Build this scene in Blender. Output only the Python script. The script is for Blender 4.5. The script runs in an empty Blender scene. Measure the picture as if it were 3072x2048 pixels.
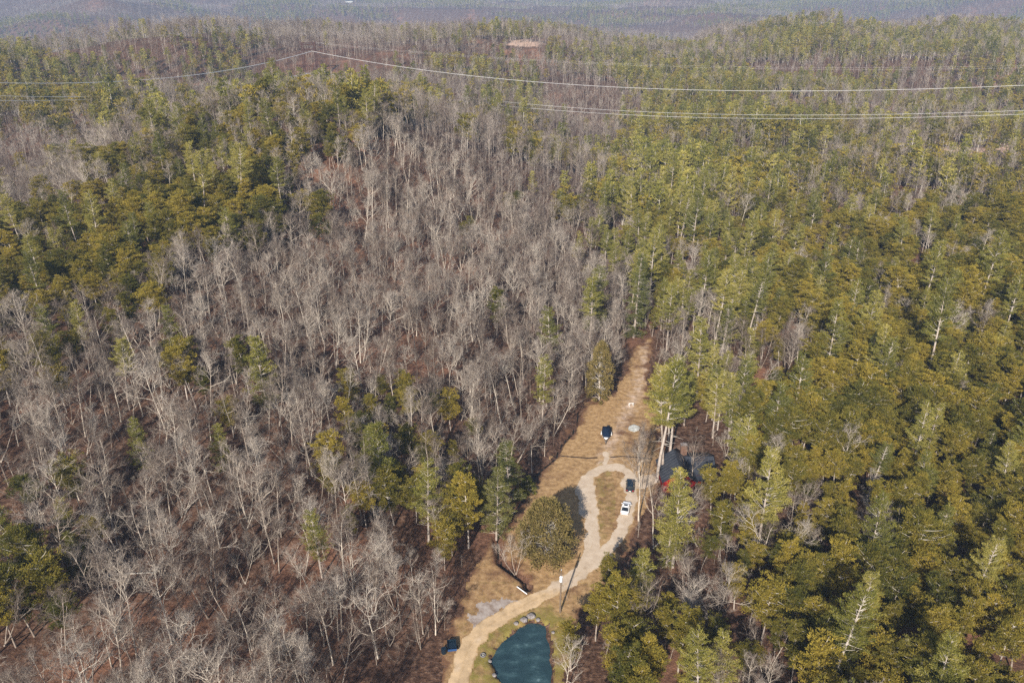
import bpy, math, random
import numpy as np
from mathutils import Vector
R = math.radians
# ---------------------------------------------------------------- camera, sky, sun, exposure
sc = bpy.context.scene
FPX, CX, CY, CAMH, PITCH = 796.0, 512.0, 341.0, 110.0, 25.0
cam_d = bpy.data.cameras.new('camera'); cam = bpy.data.objects.new('camera', cam_d)
sc.collection.objects.link(cam); sc.camera = cam
cam.location = (0, 0, CAMH); cam.rotation_euler = (R(90 - PITCH), 0, 0)
cam_d.sensor_width = 36; cam_d.lens = FPX / 1024 * 36
cam_d.clip_start = 1; cam_d.clip_end = 20000
SUN_EL, SUN_AZ = 30.0, 197.0           # compass azimuth, clockwise from +Y
w = bpy.data.worlds.new('World'); sc.world = w; w.use_nodes = True
nt = w.node_tree; nt.nodes.clear()
sky = nt.nodes.new('ShaderNodeTexSky'); sky.sky_type = 'NISHITA'; sky.sun_disc = False
sky.sun_elevation = R(SUN_EL); sky.sun_rotation = R(SUN_AZ)
bg = nt.nodes.new('ShaderNodeBackground'); bg.inputs[1].default_value = 0.085
wo = nt.nodes.new('ShaderNodeOutputWorld')
nt.links.new(sky.outputs[0], bg.inputs[0]); nt.links.new(bg.outputs[0], wo.inputs[0])
sd = bpy.data.lights.new('sun', 'SUN'); sd.energy = 4.7; sd.angle = R(0.5); sd.color = (1, 0.925, 0.82)
sun = bpy.data.objects.new('sun', sd); sc.collection.objects.link(sun)
_s = Vector((math.sin(R(SUN_AZ)) * math.cos(R(SUN_EL)), math.cos(R(SUN_AZ)) * math.cos(R(SUN_EL)), math.sin(R(SUN_EL))))
sun.rotation_euler = (-_s).to_track_quat('-Z', 'Y').to_euler(); sun.location = (0, -50, 200)
sc.view_settings.view_transform = 'Standard'; sc.view_settings.look = 'None'
sc.view_settings.exposure = 0.9; sc.view_settings.gamma = 1
cy = sc.cycles
cy.max_bounces = 4; cy.diffuse_bounces = 2; cy.glossy_bounces = 2; cy.transmission_bounces = 2
cy.transparent_max_bounces = 4; cy.volume_bounces = 0; cy.use_denoising = False; cy.denoiser = 'OPENIMAGEDENOISE'; cy.denoising_input_passes = 'RGB_ALBEDO_NORMAL'; cy.denoising_prefilter = 'ACCURATE'
cy.caustics_reflective = False; cy.caustics_refractive = False

# ---------------------------------------------------------------- helpers
def unit(v): return v / (np.linalg.norm(v) + 1e-9)
COL = sc.collection
cp, sp_ = math.cos(R(PITCH)), math.sin(R(PITCH))
def ray(u, v):
    a, b = (u - CX) / FPX, (v - CY) / FPX
    return np.array([a, cp - b * sp_, -sp_ - b * cp])
def on_z(u, v, z=0.0):
    d = ray(u, v); t = (z - CAMH) / d[2]; return np.array([d[0] * t, d[1] * t, z])
def at_depth(u, v, dep):
    d = ray(u, v); return np.array([0, 0, CAMH]) + d * dep
def project(x, y, z):
    zz = z - CAMH
    dep = y * cp - zz * sp_
    up = y * sp_ + zz * cp
    dep = np.where(dep < 1, 1, dep)
    return CX + FPX * x / dep, CY - FPX * up / dep, dep
D = 1 / 2.297                             # working coordinates of the measured view -> photo at 1024 px
def tag(o, label=None, cat=None, group=None, kind=None):
    if label: o['label'] = label
    if cat: o['category'] = cat
    if group: o['group'] = group
    if kind: o['kind'] = kind
    return o
def link(name, me, mat=None, parent=None, loc=None, rz=None):
    o = bpy.data.objects.new(name, me); COL.objects.link(o)
    if mat is not None and me is not None and len(me.materials) == 0: me.materials.append(mat)
    if parent: o.parent = parent
    if loc is not None: o.location = loc
    if rz is not None: o.rotation_euler = (0, 0, rz)
    return o
def empty(name, loc=(0, 0, 0), rz=0.0):
    o = bpy.data.objects.new(name, None); COL.objects.link(o); o.location = loc; o.rotation_euler = (0, 0, rz)
    o.empty_display_size = 0.3
    return o
class MB:
    def __init__(s): s.v = []; s.f = []
    def add(s, vs, fs):
        b = len(s.v); s.v.extend(vs); s.f.extend([tuple(i + b for i in f) for f in fs])
    def box(s, c, d, rz=0.0, top=1.0):
        x, y, z = d[0] / 2, d[1] / 2, d[2] / 2; ca, sa = math.cos(rz), math.sin(rz); vs = []
        for k, (i, j, kk) in enumerate([(-1,-1,-1),(1,-1,-1),(1,1,-1),(-1,1,-1),(-1,-1,1),(1,-1,1),(1,1,1),(-1,1,1)]):
            t = top if kk > 0 else 1
            px, py = i * x * t, j * y * t
            vs.append((c[0] + px * ca - py * sa, c[1] + px * sa + py * ca, c[2] + kk * z))
        s.add(vs, [(0,3,2,1),(4,5,6,7),(0,1,5,4),(1,2,6,5),(2,3,7,6),(3,0,4,7)])
    def tube(s, pts, rad, n=4, cap=False):
        pts = np.asarray(pts, float); m = len(pts)
        rad = np.broadcast_to(np.asarray(rad, float), (m,))
        t = np.gradient(pts, axis=0); t /= np.linalg.norm(t, axis=1)[:, None] + 1e-9
        ref = np.array([0, 0, 1.0]) if abs(t[:, 2]).mean() < 0.8 else np.array([1.0, 0, 0])
        a = np.cross(t, ref); a /= np.linalg.norm(a, axis=1)[:, None] + 1e-9
        b = np.cross(t, a)
        ang = np.arange(n) * 2 * math.pi / n
        ring = pts[:, None, :] + rad[:, None, None] * (np.cos(ang)[None, :, None] * a[:, None, :] + np.sin(ang)[None, :, None] * b[:, None, :])
        base = len(s.v); s.v.extend(map(tuple, ring.reshape(-1, 3).tolist()))
        for i in range(m - 1):
            for j in range(n):
                k = (j + 1) % n
                s.f.append((base + i * n + j, base + i * n + k, base + (i + 1) * n + k, base + (i + 1) * n + j))
        if cap:
            s.f.append(tuple(base + j for j in range(n))[::-1]); s.f.append(tuple(base + (m - 1) * n + j for j in range(n)))
    def cyl(s, c, r, h, n=16, axis='z', r2=None):
        r2 = r if r2 is None else r2
        vs = []
        for k, rr in ((0, r), (1, r2)):
            for j in range(n):
                a = 2 * math.pi * j / n; p = (rr * math.cos(a), rr * math.sin(a), h * k)
                if axis == 'x': p = (p[2] - h / 2, p[0], p[1])
                elif axis == 'y': p = (p[0], p[2] - h / 2, p[1])
                vs.append((c[0] + p[0], c[1] + p[1], c[2] + p[2]))
        fs = [(j, (j + 1) % n, n + (j + 1) % n, n + j) for j in range(n)] + [tuple(range(n))[::-1], tuple(range(n, 2 * n))]
        s.add(vs, fs)
    def loft(s, rings, cap=True):
        n = len(rings[0]); vs = [p for r in rings for p in r]; fs = []
        for i in range(len(rings) - 1):
            for j in range(n):
                k = (j + 1) % n; fs.append((i * n + j, i * n + k, (i + 1) * n + k, (i + 1) * n + j))
        if cap: fs += [tuple(range(n))[::-1], tuple((len(rings) - 1) * n + j for j in range(n))]
        s.add(vs, fs)
    def mesh(s, name, mat=None, smooth=False):
        me = bpy.data.meshes.new(name); me.from_pydata(s.v, [], s.f)
        if mat: me.materials.append(mat)
        if smooth: me.polygons.foreach_set('use_smooth', [True] * len(me.polygons))
        me.update(); return me
    def build(s, name, mat=None, parent=None, loc=None, rz=None, smooth=False):
        return link(name, s.mesh(name, mat, smooth), None, parent, loc, rz)

# ---------------------------------------------------------------- materials
def mat(name, col, rough=0.8, metal=0.0, spec=0.3):
    m = bpy.data.materials.new(name); m.use_nodes = True
    b = m.node_tree.nodes['Principled BSDF']
    b.inputs['Base Color'].default_value = (*col, 1); b.inputs['Roughness'].default_value = rough
    b.inputs['Metallic'].default_value = metal; b.inputs['Specular IOR Level'].default_value = spec
    return m
def noisy(name, cols, scale=1.0, rough=0.9, detail=6, spec=0.1, bump=0.0, rand=0.0, transl=0.0, pos=None, scale3=(1,1,1), coord='Object', attr=None):
    """noise driven colour ramp over real surface coordinates; attr = list of (attribute name, colour) laid over it"""
    m = bpy.data.materials.new(name); m.use_nodes = True; nt = m.node_tree; N = nt.nodes; L = nt.links
    b = N['Principled BSDF']; out = N['Material Output']
    b.inputs['Roughness'].default_value = rough; b.inputs['Specular IOR Level'].default_value = spec
    tc = N.new('ShaderNodeTexCoord'); mp = N.new('ShaderNodeMapping'); mp.inputs['Scale'].default_value = scale3
    L.new(tc.outputs[coord], mp.inputs[0])
    no = N.new('ShaderNodeTexNoise'); no.inputs['Scale'].default_value = scale; no.inputs['Detail'].default_value = detail
    no.inputs['Roughness'].default_value = 0.65
    L.new(mp.outputs[0], no.inputs['Vector'])
    fac = no.outputs['Fac']
    if rand:
        oi = N.new('ShaderNodeObjectInfo'); ma = N.new('ShaderNodeMath'); ma.operation = 'MULTIPLY_ADD'
        ma.inputs[1].default_value = rand; L.new(oi.outputs['Random'], ma.inputs[0])
        mb = N.new('ShaderNodeMath'); mb.operation = 'SUBTRACT'; mb.inputs[1].default_value = rand / 2
        L.new(fac, ma.inputs[2]); L.new(ma.outputs[0], mb.inputs[0]); fac = mb.outputs[0]
    cr = N.new('ShaderNodeValToRGB'); L.new(fac, cr.inputs[0])
    el = cr.color_ramp.elements; n = len(cols)
    ps = pos or [0.3 + 0.4 * i / (n - 1) for i in range(n)]
    while len(el) < n: el.new(0.5)
    for i, c in enumerate(cols): el[i].position = ps[i]; el[i].color = (*c, 1)
    col = cr.outputs[0]
    for an, c, sc_ in (attr or []):
        at = N.new('ShaderNodeAttribute'); at.attribute_name = an
        n2 = N.new('ShaderNodeTexNoise'); n2.inputs['Scale'].default_value = sc_; n2.inputs['Detail'].default_value = 5
        L.new(tc.outputs[coord], n2.inputs['Vector'])
        s1 = N.new('ShaderNodeMath'); s1.operation = 'SUBTRACT'; s1.inputs[1].default_value = 0.5; L.new(n2.outputs['Fac'], s1.inputs[0])
        s2 = N.new('ShaderNodeMath'); s2.operation = 'MULTIPLY_ADD'; s2.inputs[1].default_value = 1.1; L.new(s1.outputs[0], s2.inputs[0]); L.new(at.outputs['Fac'], s2.inputs[2])
        s3 = N.new('ShaderNodeMapRange'); s3.inputs['From Min'].default_value = 0.3; s3.inputs['From Max'].default_value = 0.75; L.new(s2.outputs[0], s3.inputs[0])
        mx = N.new('ShaderNodeMix'); mx.data_type = 'RGBA'
        L.new(s3.outputs[0], mx.inputs['Factor']); L.new(col, mx.inputs['A']); mx.inputs['B'].default_value = (*c, 1)
        vm = N.new('ShaderNodeMix'); vm.data_type = 'RGBA'; vm.blend_type = 'MULTIPLY'; vm.inputs['Factor'].default_value = 0.55
        cv = N.new('ShaderNodeMapRange'); cv.inputs['From Min'].default_value = 0.25; cv.inputs['From Max'].default_value = 0.6; cv.inputs['To Min'].default_value = 0.35; cv.inputs['To Max'].default_value = 1.15
        L.new(no.outputs['Fac'], cv.inputs[0]); L.new(mx.outputs['Result'], vm.inputs['A']); L.new(cv.outputs[0], vm.inputs['B'])
        m2 = N.new('ShaderNodeMix'); m2.data_type = 'RGBA'; L.new(s3.outputs[0], m2.inputs['Factor']); L.new(col, m2.inputs['A']); L.new(vm.outputs['Result'], m2.inputs['B'])
        col = m2.outputs['Result']
    L.new(col, b.inputs['Base Color'])
    if bump:
        bm = N.new('ShaderNodeBump'); bm.inputs['Distance'].default_value = bump; bm.inputs['Strength'].default_value = 1
        L.new(no.outputs['Fac'], bm.inputs['Height']); L.new(bm.outputs[0], b.inputs['Normal'])
    if transl:
        tr = N.new('ShaderNodeBsdfTranslucent'); L.new(col, tr.inputs[0])
        ms = N.new('ShaderNodeMixShader'); ms.inputs[0].default_value = transl
        L.new(b.outputs[0], ms.inputs[1]); L.new(tr.outputs[0], ms.inputs[2]); L.new(ms.outputs[0], out.inputs[0])
    return m
M_ground = noisy('leaf_litter', [(0.020, 0.012, 0.009), (0.085, 0.046, 0.030), (0.20, 0.125, 0.085)], 0.9, detail=10, bump=0.6,
                 attr=[('red', (0.21, 0.105, 0.065), 0.09), ('bare', (0.42, 0.29, 0.22), 0.15)])
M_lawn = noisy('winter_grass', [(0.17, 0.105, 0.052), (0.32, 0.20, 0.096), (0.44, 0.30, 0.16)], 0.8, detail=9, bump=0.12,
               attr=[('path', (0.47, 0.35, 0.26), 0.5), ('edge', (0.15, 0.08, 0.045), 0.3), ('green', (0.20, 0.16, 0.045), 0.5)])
M_road = noisy('gravel', [(0.39, 0.305, 0.225), (0.47, 0.375, 0.28), (0.54, 0.45, 0.355)], 0.45, detail=9, bump=0.05,
               attr=[('sand', (0.50, 0.36, 0.215), 0.2), ('edge', (0.36, 0.24, 0.12), 0.8)])
M_bark = noisy('grey_bark', [(0.20, 0.160, 0.130), (0.36, 0.305, 0.25), (0.52, 0.46, 0.385)], 0.8, rand=0.4)
M_twig = noisy('twig_bark', [(0.105, 0.076, 0.060), (0.205, 0.165, 0.138), (0.34, 0.29, 0.245)], 0.35, rand=0.5)
M_pbark = noisy('pine_bark', [(0.20, 0.155, 0.125), (0.33, 0.28, 0.24), (0.42, 0.37, 0.33)], 0.8, rand=0.2)
M_deadlimb = noisy('dead_limb', [(0.34, 0.30, 0.26), (0.50, 0.46, 0.40)], 0.8)
YEL = [(0.080, 0.084, 0.019), (0.185, 0.156, 0.028), (0.33, 0.25, 0.042)]
M_vpine = noisy('yellow_pine_needles', YEL, 0.45, rand=0.35, transl=0.35, rough=0.7)
M_wpine = noisy('white_pine_needles', [(0.115, 0.12, 0.028), (0.23, 0.215, 0.045), (0.40, 0.34, 0.09)], 0.4, rand=0.3, transl=0.35, rough=0.7)
M_dark = noisy('dark_needles', [(0.05, 0.062, 0.018), (0.11, 0.115, 0.03), (0.20, 0.18, 0.055)], 0.5, rand=0.3, transl=0.2, rough=0.7)
M_cedar = noisy('cedar_foliage', [(0.09, 0.075, 0.024), (0.20, 0.155, 0.052), (0.34, 0.25, 0.11)], 0.8, rand=0.1, transl=0.2, rough=0.8)
M_rust = noisy('rusted_steel', [(0.05, 0.025, 0.022), (0.09, 0.045, 0.035)], 1.0)
M_wire = mat('bright_wire', (0.62, 0.61, 0.60), 0.4, 0.2, 0.8)
M_water = noisy('pond_water', [(0.010, 0.024, 0.026), (0.020, 0.044, 0.048), (0.045, 0.085, 0.09), (0.25, 0.36, 0.38)], 0.35, rough=0.10, spec=0.9, detail=9, bump=0.05, scale3=(1, 1.8, 1), pos=[0.3, 0.52, 0.66, 0.80])
M_creek = mat('creek_water', (0.012, 0.010, 0.008), 0.45, 0, 0.25)
M_rock = noisy('rock', [(0.09, 0.08, 0.075), (0.19, 0.17, 0.165), (0.32, 0.29, 0.28)], 1.6, bump=0.05)
M_roof = noisy('charcoal_roof', [(0.014, 0.016, 0.022), (0.028, 0.031, 0.040), (0.05, 0.055, 0.065)], 0.7, rough=0.55, spec=0.5, scale3=(1, 6, 1))
M_red = noisy('red_siding', [(0.14, 0.010, 0.010), (0.24, 0.018, 0.016)], 1.2, rough=0.6)
M_white = mat('white_paint', (0.78, 0.78, 0.77), 0.35, 0, 0.5)
M_blackp = mat('blue_black_paint', (0.010, 0.022, 0.035), 0.22, 0.3, 0.6)
M_glass = mat('dark_glass', (0.010, 0.013, 0.016), 0.08, 0, 0.7)
M_rubber = mat('rubber', (0.02, 0.02, 0.02), 0.85)
M_chrome = mat('bare_metal', (0.55, 0.56, 0.57), 0.35, 0.8)
M_navy = noisy('navy_cover', [(0.006, 0.012, 0.028), (0.012, 0.026, 0.055)], 1.5, rough=0.6, bump=0.1)
M_redlamp = mat('red_lamp', (0.35, 0.01, 0.01), 0.3)
M_wood = noisy('weathered_pole', [(0.10, 0.075, 0.055), (0.20, 0.15, 0.11)], 1.5, scale3=(4, 4, 0.5))
M_tarp = noisy('pale_sheet', [(0.24, 0.24, 0.22), (0.42, 0.42, 0.39), (0.58, 0.58, 0.54)], 1.1, rough=0.7, bump=0.1)
M_galv = mat('transformer_grey', (0.72, 0.76, 0.80), 0.35, 0.2, 0.5)
M_brick = noisy('chimney_block', [(0.10, 0.06, 0.045), (0.17, 0.10, 0.07)], 2.0)
M_bluep = mat('blue_panel', (0.02, 0.06, 0.16), 0.4)
M_far = noisy('bare_clay', [(0.34, 0.23, 0.16), (0.48, 0.36, 0.27)], 0.05)

# ---------------------------------------------------------------- terrain
def lattice(ix, iy, seed):
    n = (ix.astype(np.int64) * 374761393 + iy.astype(np.int64) * 668265263 + seed * 974634777) & 0x7fffffff
    n = ((n ^ (n >> 13)) * 1274126177) & 0x7fffffff
    return ((n ^ (n >> 16)) & 0xffff) / 65535.0
def vnoise(x, y, seed=0):
    ix, iy = np.floor(x), np.floor(y); fx, fy = x - ix, y - iy
    fx = fx * fx * (3 - 2 * fx); fy = fy * fy * (3 - 2 * fy)
    a = lattice(ix, iy, seed); b = lattice(ix + 1, iy, seed); c = lattice(ix, iy + 1, seed); d = lattice(ix + 1, iy + 1, seed)
    return (a + (b - a) * fx) * (1 - fy) + (c + (d - c) * fx) * fy - 0.5
def fbm(x, y, seed=0, o=4):
    r = 0; a = 1.0
    for i in range(o): r = r + a * vnoise(x * 2 ** i, y * 2 ** i, seed + i); a *= 0.5
    return r
CTRL = {  # image row -> (column, ground height)
 682: [(0,4),(150,2),(300,1),(450,0),(560,0),(700,0),(850,1),(1024,3)],
 560: [(0,8),(150,6),(300,3),(430,1),(560,0),(700,0),(850,1),(1024,4)],
 450: [(0,14),(150,11),(300,8),(430,3),(560,0),(640,0),(800,2),(1024,5)],
 350: [(0,18),(150,18),(300,14),(430,8),(560,1),(640,1),(800,3),(1024,7)],
 280: [(0,20),(150,26),(300,20),(430,13),(530,5),(620,2),(800,5),(1024,8)],
 215: [(0,12),(100,30),(200,33),(300,30),(400,24),(500,12),(600,4),(700,5),(850,7),(1024,9)],
 165: [(0,14),(100,22),(200,36),(300,42),(392,36),(500,20),(600,8),(750,8),(900,10),(1024,10)],
 130: [(0,20),(100,24),(200,34),(300,44),(392,38),(500,24),(600,14),(750,12),(900,14),(1024,14)],
 105: [(0,30),(100,30),(200,34),(310,42),(400,38),(500,28),(600,18),(750,16),(900,18),(1024,17)],
 89: [(0,34),(100,34),(200,30),(310,26),(400,32),(500,30),(600,22),(750,20),(900,22),(1024,20)],
 73: [(0,36),(100,38),(200,36),(310,33),(400,36),(500,32),(600,25),(750,26),(900,27),(1024,24)],
 55: [(120,44),(200,45),(310,43),(400,44),(500,36),(600,27),(750,26),(900,29),(1024,27)],
 38: [(240,50),(310,51),(400,50),(480,44),(570,32),(700,26),(820,32),(900,36),(1024,34)],
}
P = []
for v, row in CTRL.items():
    for u, z in row: P.append(on_z(u, v, z))
def pol(th, r, z): P.append(np.array([r * math.sin(R(th)), r * math.cos(R(th)), z]))
for th, z in ((-90, 20), (-60, 12), (-30, 3), (0, 0), (30, 2), (60, 8), (90, 10)): pol(th, 40, z)
for th, z in ((-85, 30), (-60, 28), (-45, 24), (45, 10), (60, 12), (85, 14)): pol(th, 300, z)
for th, z in ((-85, 30), (-60, 30), (-42, 34), (42, 22), (60, 24), (85, 24)): pol(th, 700, z)
for th, z in ((-85, 10), (-60, 0), (-33, -30), (-24, -14), (-14, 8), (-4, 0), (4, -12), (12, -8), (20, 2), (33, 2), (60, 10), (85, 10)): pol(th, 1180, z)
for th, z in ((-85, -20), (-60, -40), (-33, -62), (-20, -58), (-8, -40), (0, -25), (6, -32), (15, -40), (33, -36), (60, -20), (85, -10)): pol(th, 1600, z)
for th, z in ((-85, -20), (-60, -50), (-33, -50), (-20, -62), (-8, -60), (4, -70), (15, -74), (33, -64), (60, -30), (85, -20)): pol(th, 2200, z)
for th, z in ((-85, 40), (-60, -10), (-33, 0), (-20, -16), (-8, -38), (4, -62), (15, -56), (33, -30), (60, 0), (85, 30)): pol(th, 3100, z)
for th, z in ((-85, 120), (-60, 90), (-33, 60), (-15, 30), (0, -20), (15, 5), (33, 30), (60, 60), (85, 110)): pol(th, 4300, z)
for th, z in ((-85, 220), (-45, 200), (0, 150), (45, 200), (85, 220)): pol(th, 6500, z)
P = np.array(P)
def qc(x, y):
    r = np.sqrt(x * x + y * y) + 1e-6
    return np.stack([np.arctan2(x, y) * 2.2, np.log(r)], -1)
Q = qc(P[:, 0], P[:, 1])
def kern(a, b):
    d2 = ((a[:, None, :] - b[None, :, :]) ** 2).sum(-1)
    return 0.5 * d2 * np.log(d2 + 1e-9)
n_ = len(Q); A = np.zeros((n_ + 3, n_ + 3)); A[:n_, :n_] = kern(Q, Q) + np.eye(n_) * 0.002
A[:n_, n_] = 1; A[:n_, n_ + 1:] = Q; A[n_, :n_] = 1; A[n_ + 1:, :n_] = Q.T
W = np.linalg.solve(A, np.concatenate([P[:, 2], np.zeros(3)]))
def seg_dist(x, y, pts, closed=False):
    d = np.full(x.shape, 1e9); k = len(pts)
    for i in range(k if closed else k - 1):
        a, b = pts[i], pts[(i + 1) % k]; e = b - a; L2 = (e ** 2).sum() + 1e-9
        t = np.clip(((x - a[0]) * e[0] + (y - a[1]) * e[1]) / L2, 0, 1)
        d = np.minimum(d, np.hypot(x - a[0] - t * e[0], y - a[1] - t * e[1]))
    return d
def inside(x, y, pts):
    r = np.zeros(x.shape, bool); k = len(pts)
    for i in range(k):
        a, b = pts[i], pts[(i + 1) % k]
        if a[1] == b[1]: continue
        c = ((a[1] > y) != (b[1] > y)) & (x < (b[0] - a[0]) * (y - a[1]) / (b[1] - a[1]) + a[0])
        r ^= c
    return r
def sdist(x, y, pts):                      # negative inside
    d = seg_dist(x, y, pts, True); return np.where(inside(x, y, pts), -d, d)
def wp(l, z=0.0): return np.array([on_z(a * D, b * D, z)[:2] for a, b in l])
LAWN = wp([(1478,778),(1452,805),(1440,838),(1413,902),(1342,925),(1322,962),(1296,1004),(1262,1052),(1228,1108),(1188,1150),(1150,1190),(1120,1250),(1085,1310),(1060,1380),(1042,1430),(1012,1500),(995,1568),(985,1640),
           (1300,1640),(1300,1568),(1296,1490),(1305,1430),(1345,1398),(1388,1350),(1415,1312),(1438,1272),(1468,1205),(1500,1135),(1535,1092),(1528,1045),(1510,1000),(1500,940),(1490,880),(1494,820),(1498,775)])
POND = wp([(1221,1423),(1238,1426),(1254,1437),(1261,1460),(1267,1482),(1270,1567),(1262,1640),(1240,1700),(1190,1700),(1165,1640),(1148,1567),(1138,1545),(1128,1518),(1128,1506),(1143,1484),(1160,1467),(1177,1447),(1201,1433)])
CREEK = wp([(1330,940),(1318,985),(1290,1015),(1275,1047),(1240,1075),(1215,1105),(1195,1150),(1165,1190),(1140,1235),(1150,1290),(1205,1330),(1213,1348)])
HOUSE_C = on_z(684, 468, 0)[:2]
RIGHTBARE = wp([(1728,860),(1765,860),(1772,900),(1770,960),(1735,985),(1725,930)])
YARD = np.array([on_z(a, b, 0)[:2] for a, b in [(655,448),(680,445),(716,450),(720,470),(712,492),(690,498),(662,492),(640,500),(640,470)]])
def height(x, y):
    x = np.asarray(x, float); y = np.asarray(y, float); sh = x.shape; x = x.ravel(); y = y.ravel()
    z = np.empty(len(x))
    for i in range(0, len(x), 20000):
        q = qc(x[i:i + 20000], y[i:i + 20000]); z[i:i + 20000] = kern(q, Q) @ W[:n_] + W[n_] + q @ W[n_ + 1:]
    r = np.hypot(x, y)
    far = np.clip((r - 1050) / 900, 0, 1)
    z = z + fbm(x / 600, y / 330, 5) * 110 * far + (fbm(x / 45, y / 45, 9, 3) * 2.2 + fbm(x / 150, y / 120, 19, 2) * 23 * np.clip((r - 260) / 160, 0, 1)) * np.clip((r - 60) / 80, 0.3, 1) * (1 - far)
    near = r < 320
    if near.any():
        xn, yn = x[near], y[near]
        s = sdist(xn, yn, LAWN); s = np.minimum(s, sdist(xn, yn, YARD))
        t = np.clip(1 - s / 16, 0, 1); t = t * t * (3 - 2 * t)
        zn = z[near] * (1 - t)
        sp = sdist(xn, yn, POND) + fbm(xn / 1.6, yn / 1.6, 61, 2) * 1.1; zn = zn - 1.7 * np.clip(-(sp - 0.7) / 2.2, 0, 1)
        c = seg_dist(xn, yn, CREEK); zn = zn - 1.2 * np.clip(1 - (c - 0.2) / 0.9, 0, 1)
        z[near] = zn
    return z.reshape(sh)
def h1(x, y): return float(height(np.array([x]), np.array([y]))[0])
def hit(u, v):
    d = ray(u, v); t = 100.0 * np.exp(np.linspace(0, math.log(50), 700))
    x, y, z = d[0] * t, d[1] * t, CAMH + d[2] * t
    k = np.argmax(z < height(x, y)); k = max(k, 1)
    a, b = t[k - 1], t[k]
    for _ in range(12):
        m = (a + b) / 2
        if CAMH + d[2] * m < h1(d[0] * m, d[1] * m): b = m
        else: a = m
    return np.array([d[0] * a, d[1] * a, CAMH + d[2] * a])
def grid_mesh(name, X, Y, Z, mat_, attrs=None, keep=None, smooth=True):
    nr, nc = X.shape
    me = bpy.data.meshes.new(name)
    idx = np.arange(nr * nc).reshape(nr, nc)
    f = np.stack([idx[:-1, :-1], idx[:-1, 1:], idx[1:, 1:], idx[1:, :-1]], -1).reshape(-1, 4)
    if keep is not None:
        f = f[keep[:-1, :-1].ravel()]
        used = np.unique(f); rm = np.full(nr * nc, -1); rm[used] = np.arange(len(used)); f = rm[f]
    else: used = np.arange(nr * nc)
    co = np.stack([X.ravel(), Y.ravel(), Z.ravel()], -1)[used]
    me.vertices.add(len(co)); me.vertices.foreach_set('co', co.ravel())
    me.loops.add(len(f) * 4); me.loops.foreach_set('vertex_index', f.ravel().astype(np.int32))
    me.polygons.add(len(f)); me.polygons.foreach_set('loop_start', np.arange(len(f), dtype=np.int32) * 4)
    me.polygons.foreach_set('use_smooth', np.full(len(f), smooth))
    me.update(calc_edges=True)
    for k, a in (attrs or {}).items():
        at = me.attributes.new(k, 'FLOAT', 'POINT'); at.data.foreach_set('value', a.ravel()[used].astype(np.float32))
    me.materials.append(mat_)
    return link(name, me)
th = np.radians(np.concatenate([np.arange(-88, -8, 0.55), np.arange(-8, 16, 0.32), np.arange(16, 88.1, 0.55)]))
rr = [15.0]
while rr[-1] < 6800:
    r_ = rr[-1]; rr.append(r_ + (0.9 if 95 < r_ < 260 else max(1.2, r_ * 0.014)))
rr = np.array(rr); TH, RR = np.meshgrid(th, rr)
X, Y = RR * np.sin(TH), RR * np.cos(TH); Z = height(X, Y)
U, V, DEP = project(X, Y, Z)
def blob(cu, cv, ru, rv): return np.clip(1.6 - np.hypot((U - cu) / ru, (V - cv) / rv) * 1.2, 0, 1) * (Y > 0)
red = np.clip(0.22 + fbm(X / 34, Y / 34, 31, 3) * 1.2, 0, 0.6)
for b_ in ((330, 62, 80, 20), (640, 345, 25, 30), (762, 395, 14, 30), (700, 560, 60, 60)): red = np.maximum(red, blob(*b_) * 0.55)
RIGHTD = sdist(X, Y, RIGHTBARE); red = np.maximum(red, np.clip(1 - RIGHTD / 3, 0, 1) * (RR < 400))
bare = np.zeros_like(X)
for b_ in ((962, 152, 32, 6), (1010, 150, 22, 8), (925, 160, 22, 5), (524, 43, 22, 4.5), (1015, 140, 10, 5)): bare = np.maximum(bare, blob(*b_) * 1.0)
bare = np.maximum(bare, blob(695, 447, 24, 5) * 0.6)
ground = grid_mesh('ground', X, Y, Z, M_ground, {'red': red, 'bare': bare}); tag(ground, kind='structure')

# grass clearing and gravel drive, draped a few centimetres over the ground
def sheet(name, pts_bounds, step, sd_fn, off, mat_, attr_fn, rag=0.5):
    x0, y0, x1, y1 = pts_bounds
    xs = np.arange(x0, x1, step); ys = np.arange(y0, y1, step); GX, GY = np.meshgrid(xs, ys)
    s = sd_fn(GX, GY) + fbm(GX / 2.2, GY / 2.2, 71, 3) * rag
    GZ = height(GX, GY) + off
    keep = s < 0
    return grid_mesh(name, GX, GY, GZ, mat_, attr_fn(GX, GY, s), keep)
PATHL = wp([(1482,790),(1478,850),(1462,900),(1440,950),(1415,1000),(1398,1030),(1388,1062)])
lb = (LAWN[:, 0].min() - 2, LAWN[:, 1].min() - 2, LAWN[:, 0].max() + 2, LAWN[:, 1].max() + 2)
def lawn_sd(x, y): return np.maximum(np.maximum(sdist(x, y, LAWN) + fbm(x / 2.5, y / 2.5, 71, 3) * 2.2, 0.75 - seg_dist(x, y, CREEK) + fbm(x, y, 7, 2) * .5), -(sdist(x, y, POND) - 0.1 + fbm(x * 1.3, y * 1.3, 8, 2) * .5))
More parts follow.
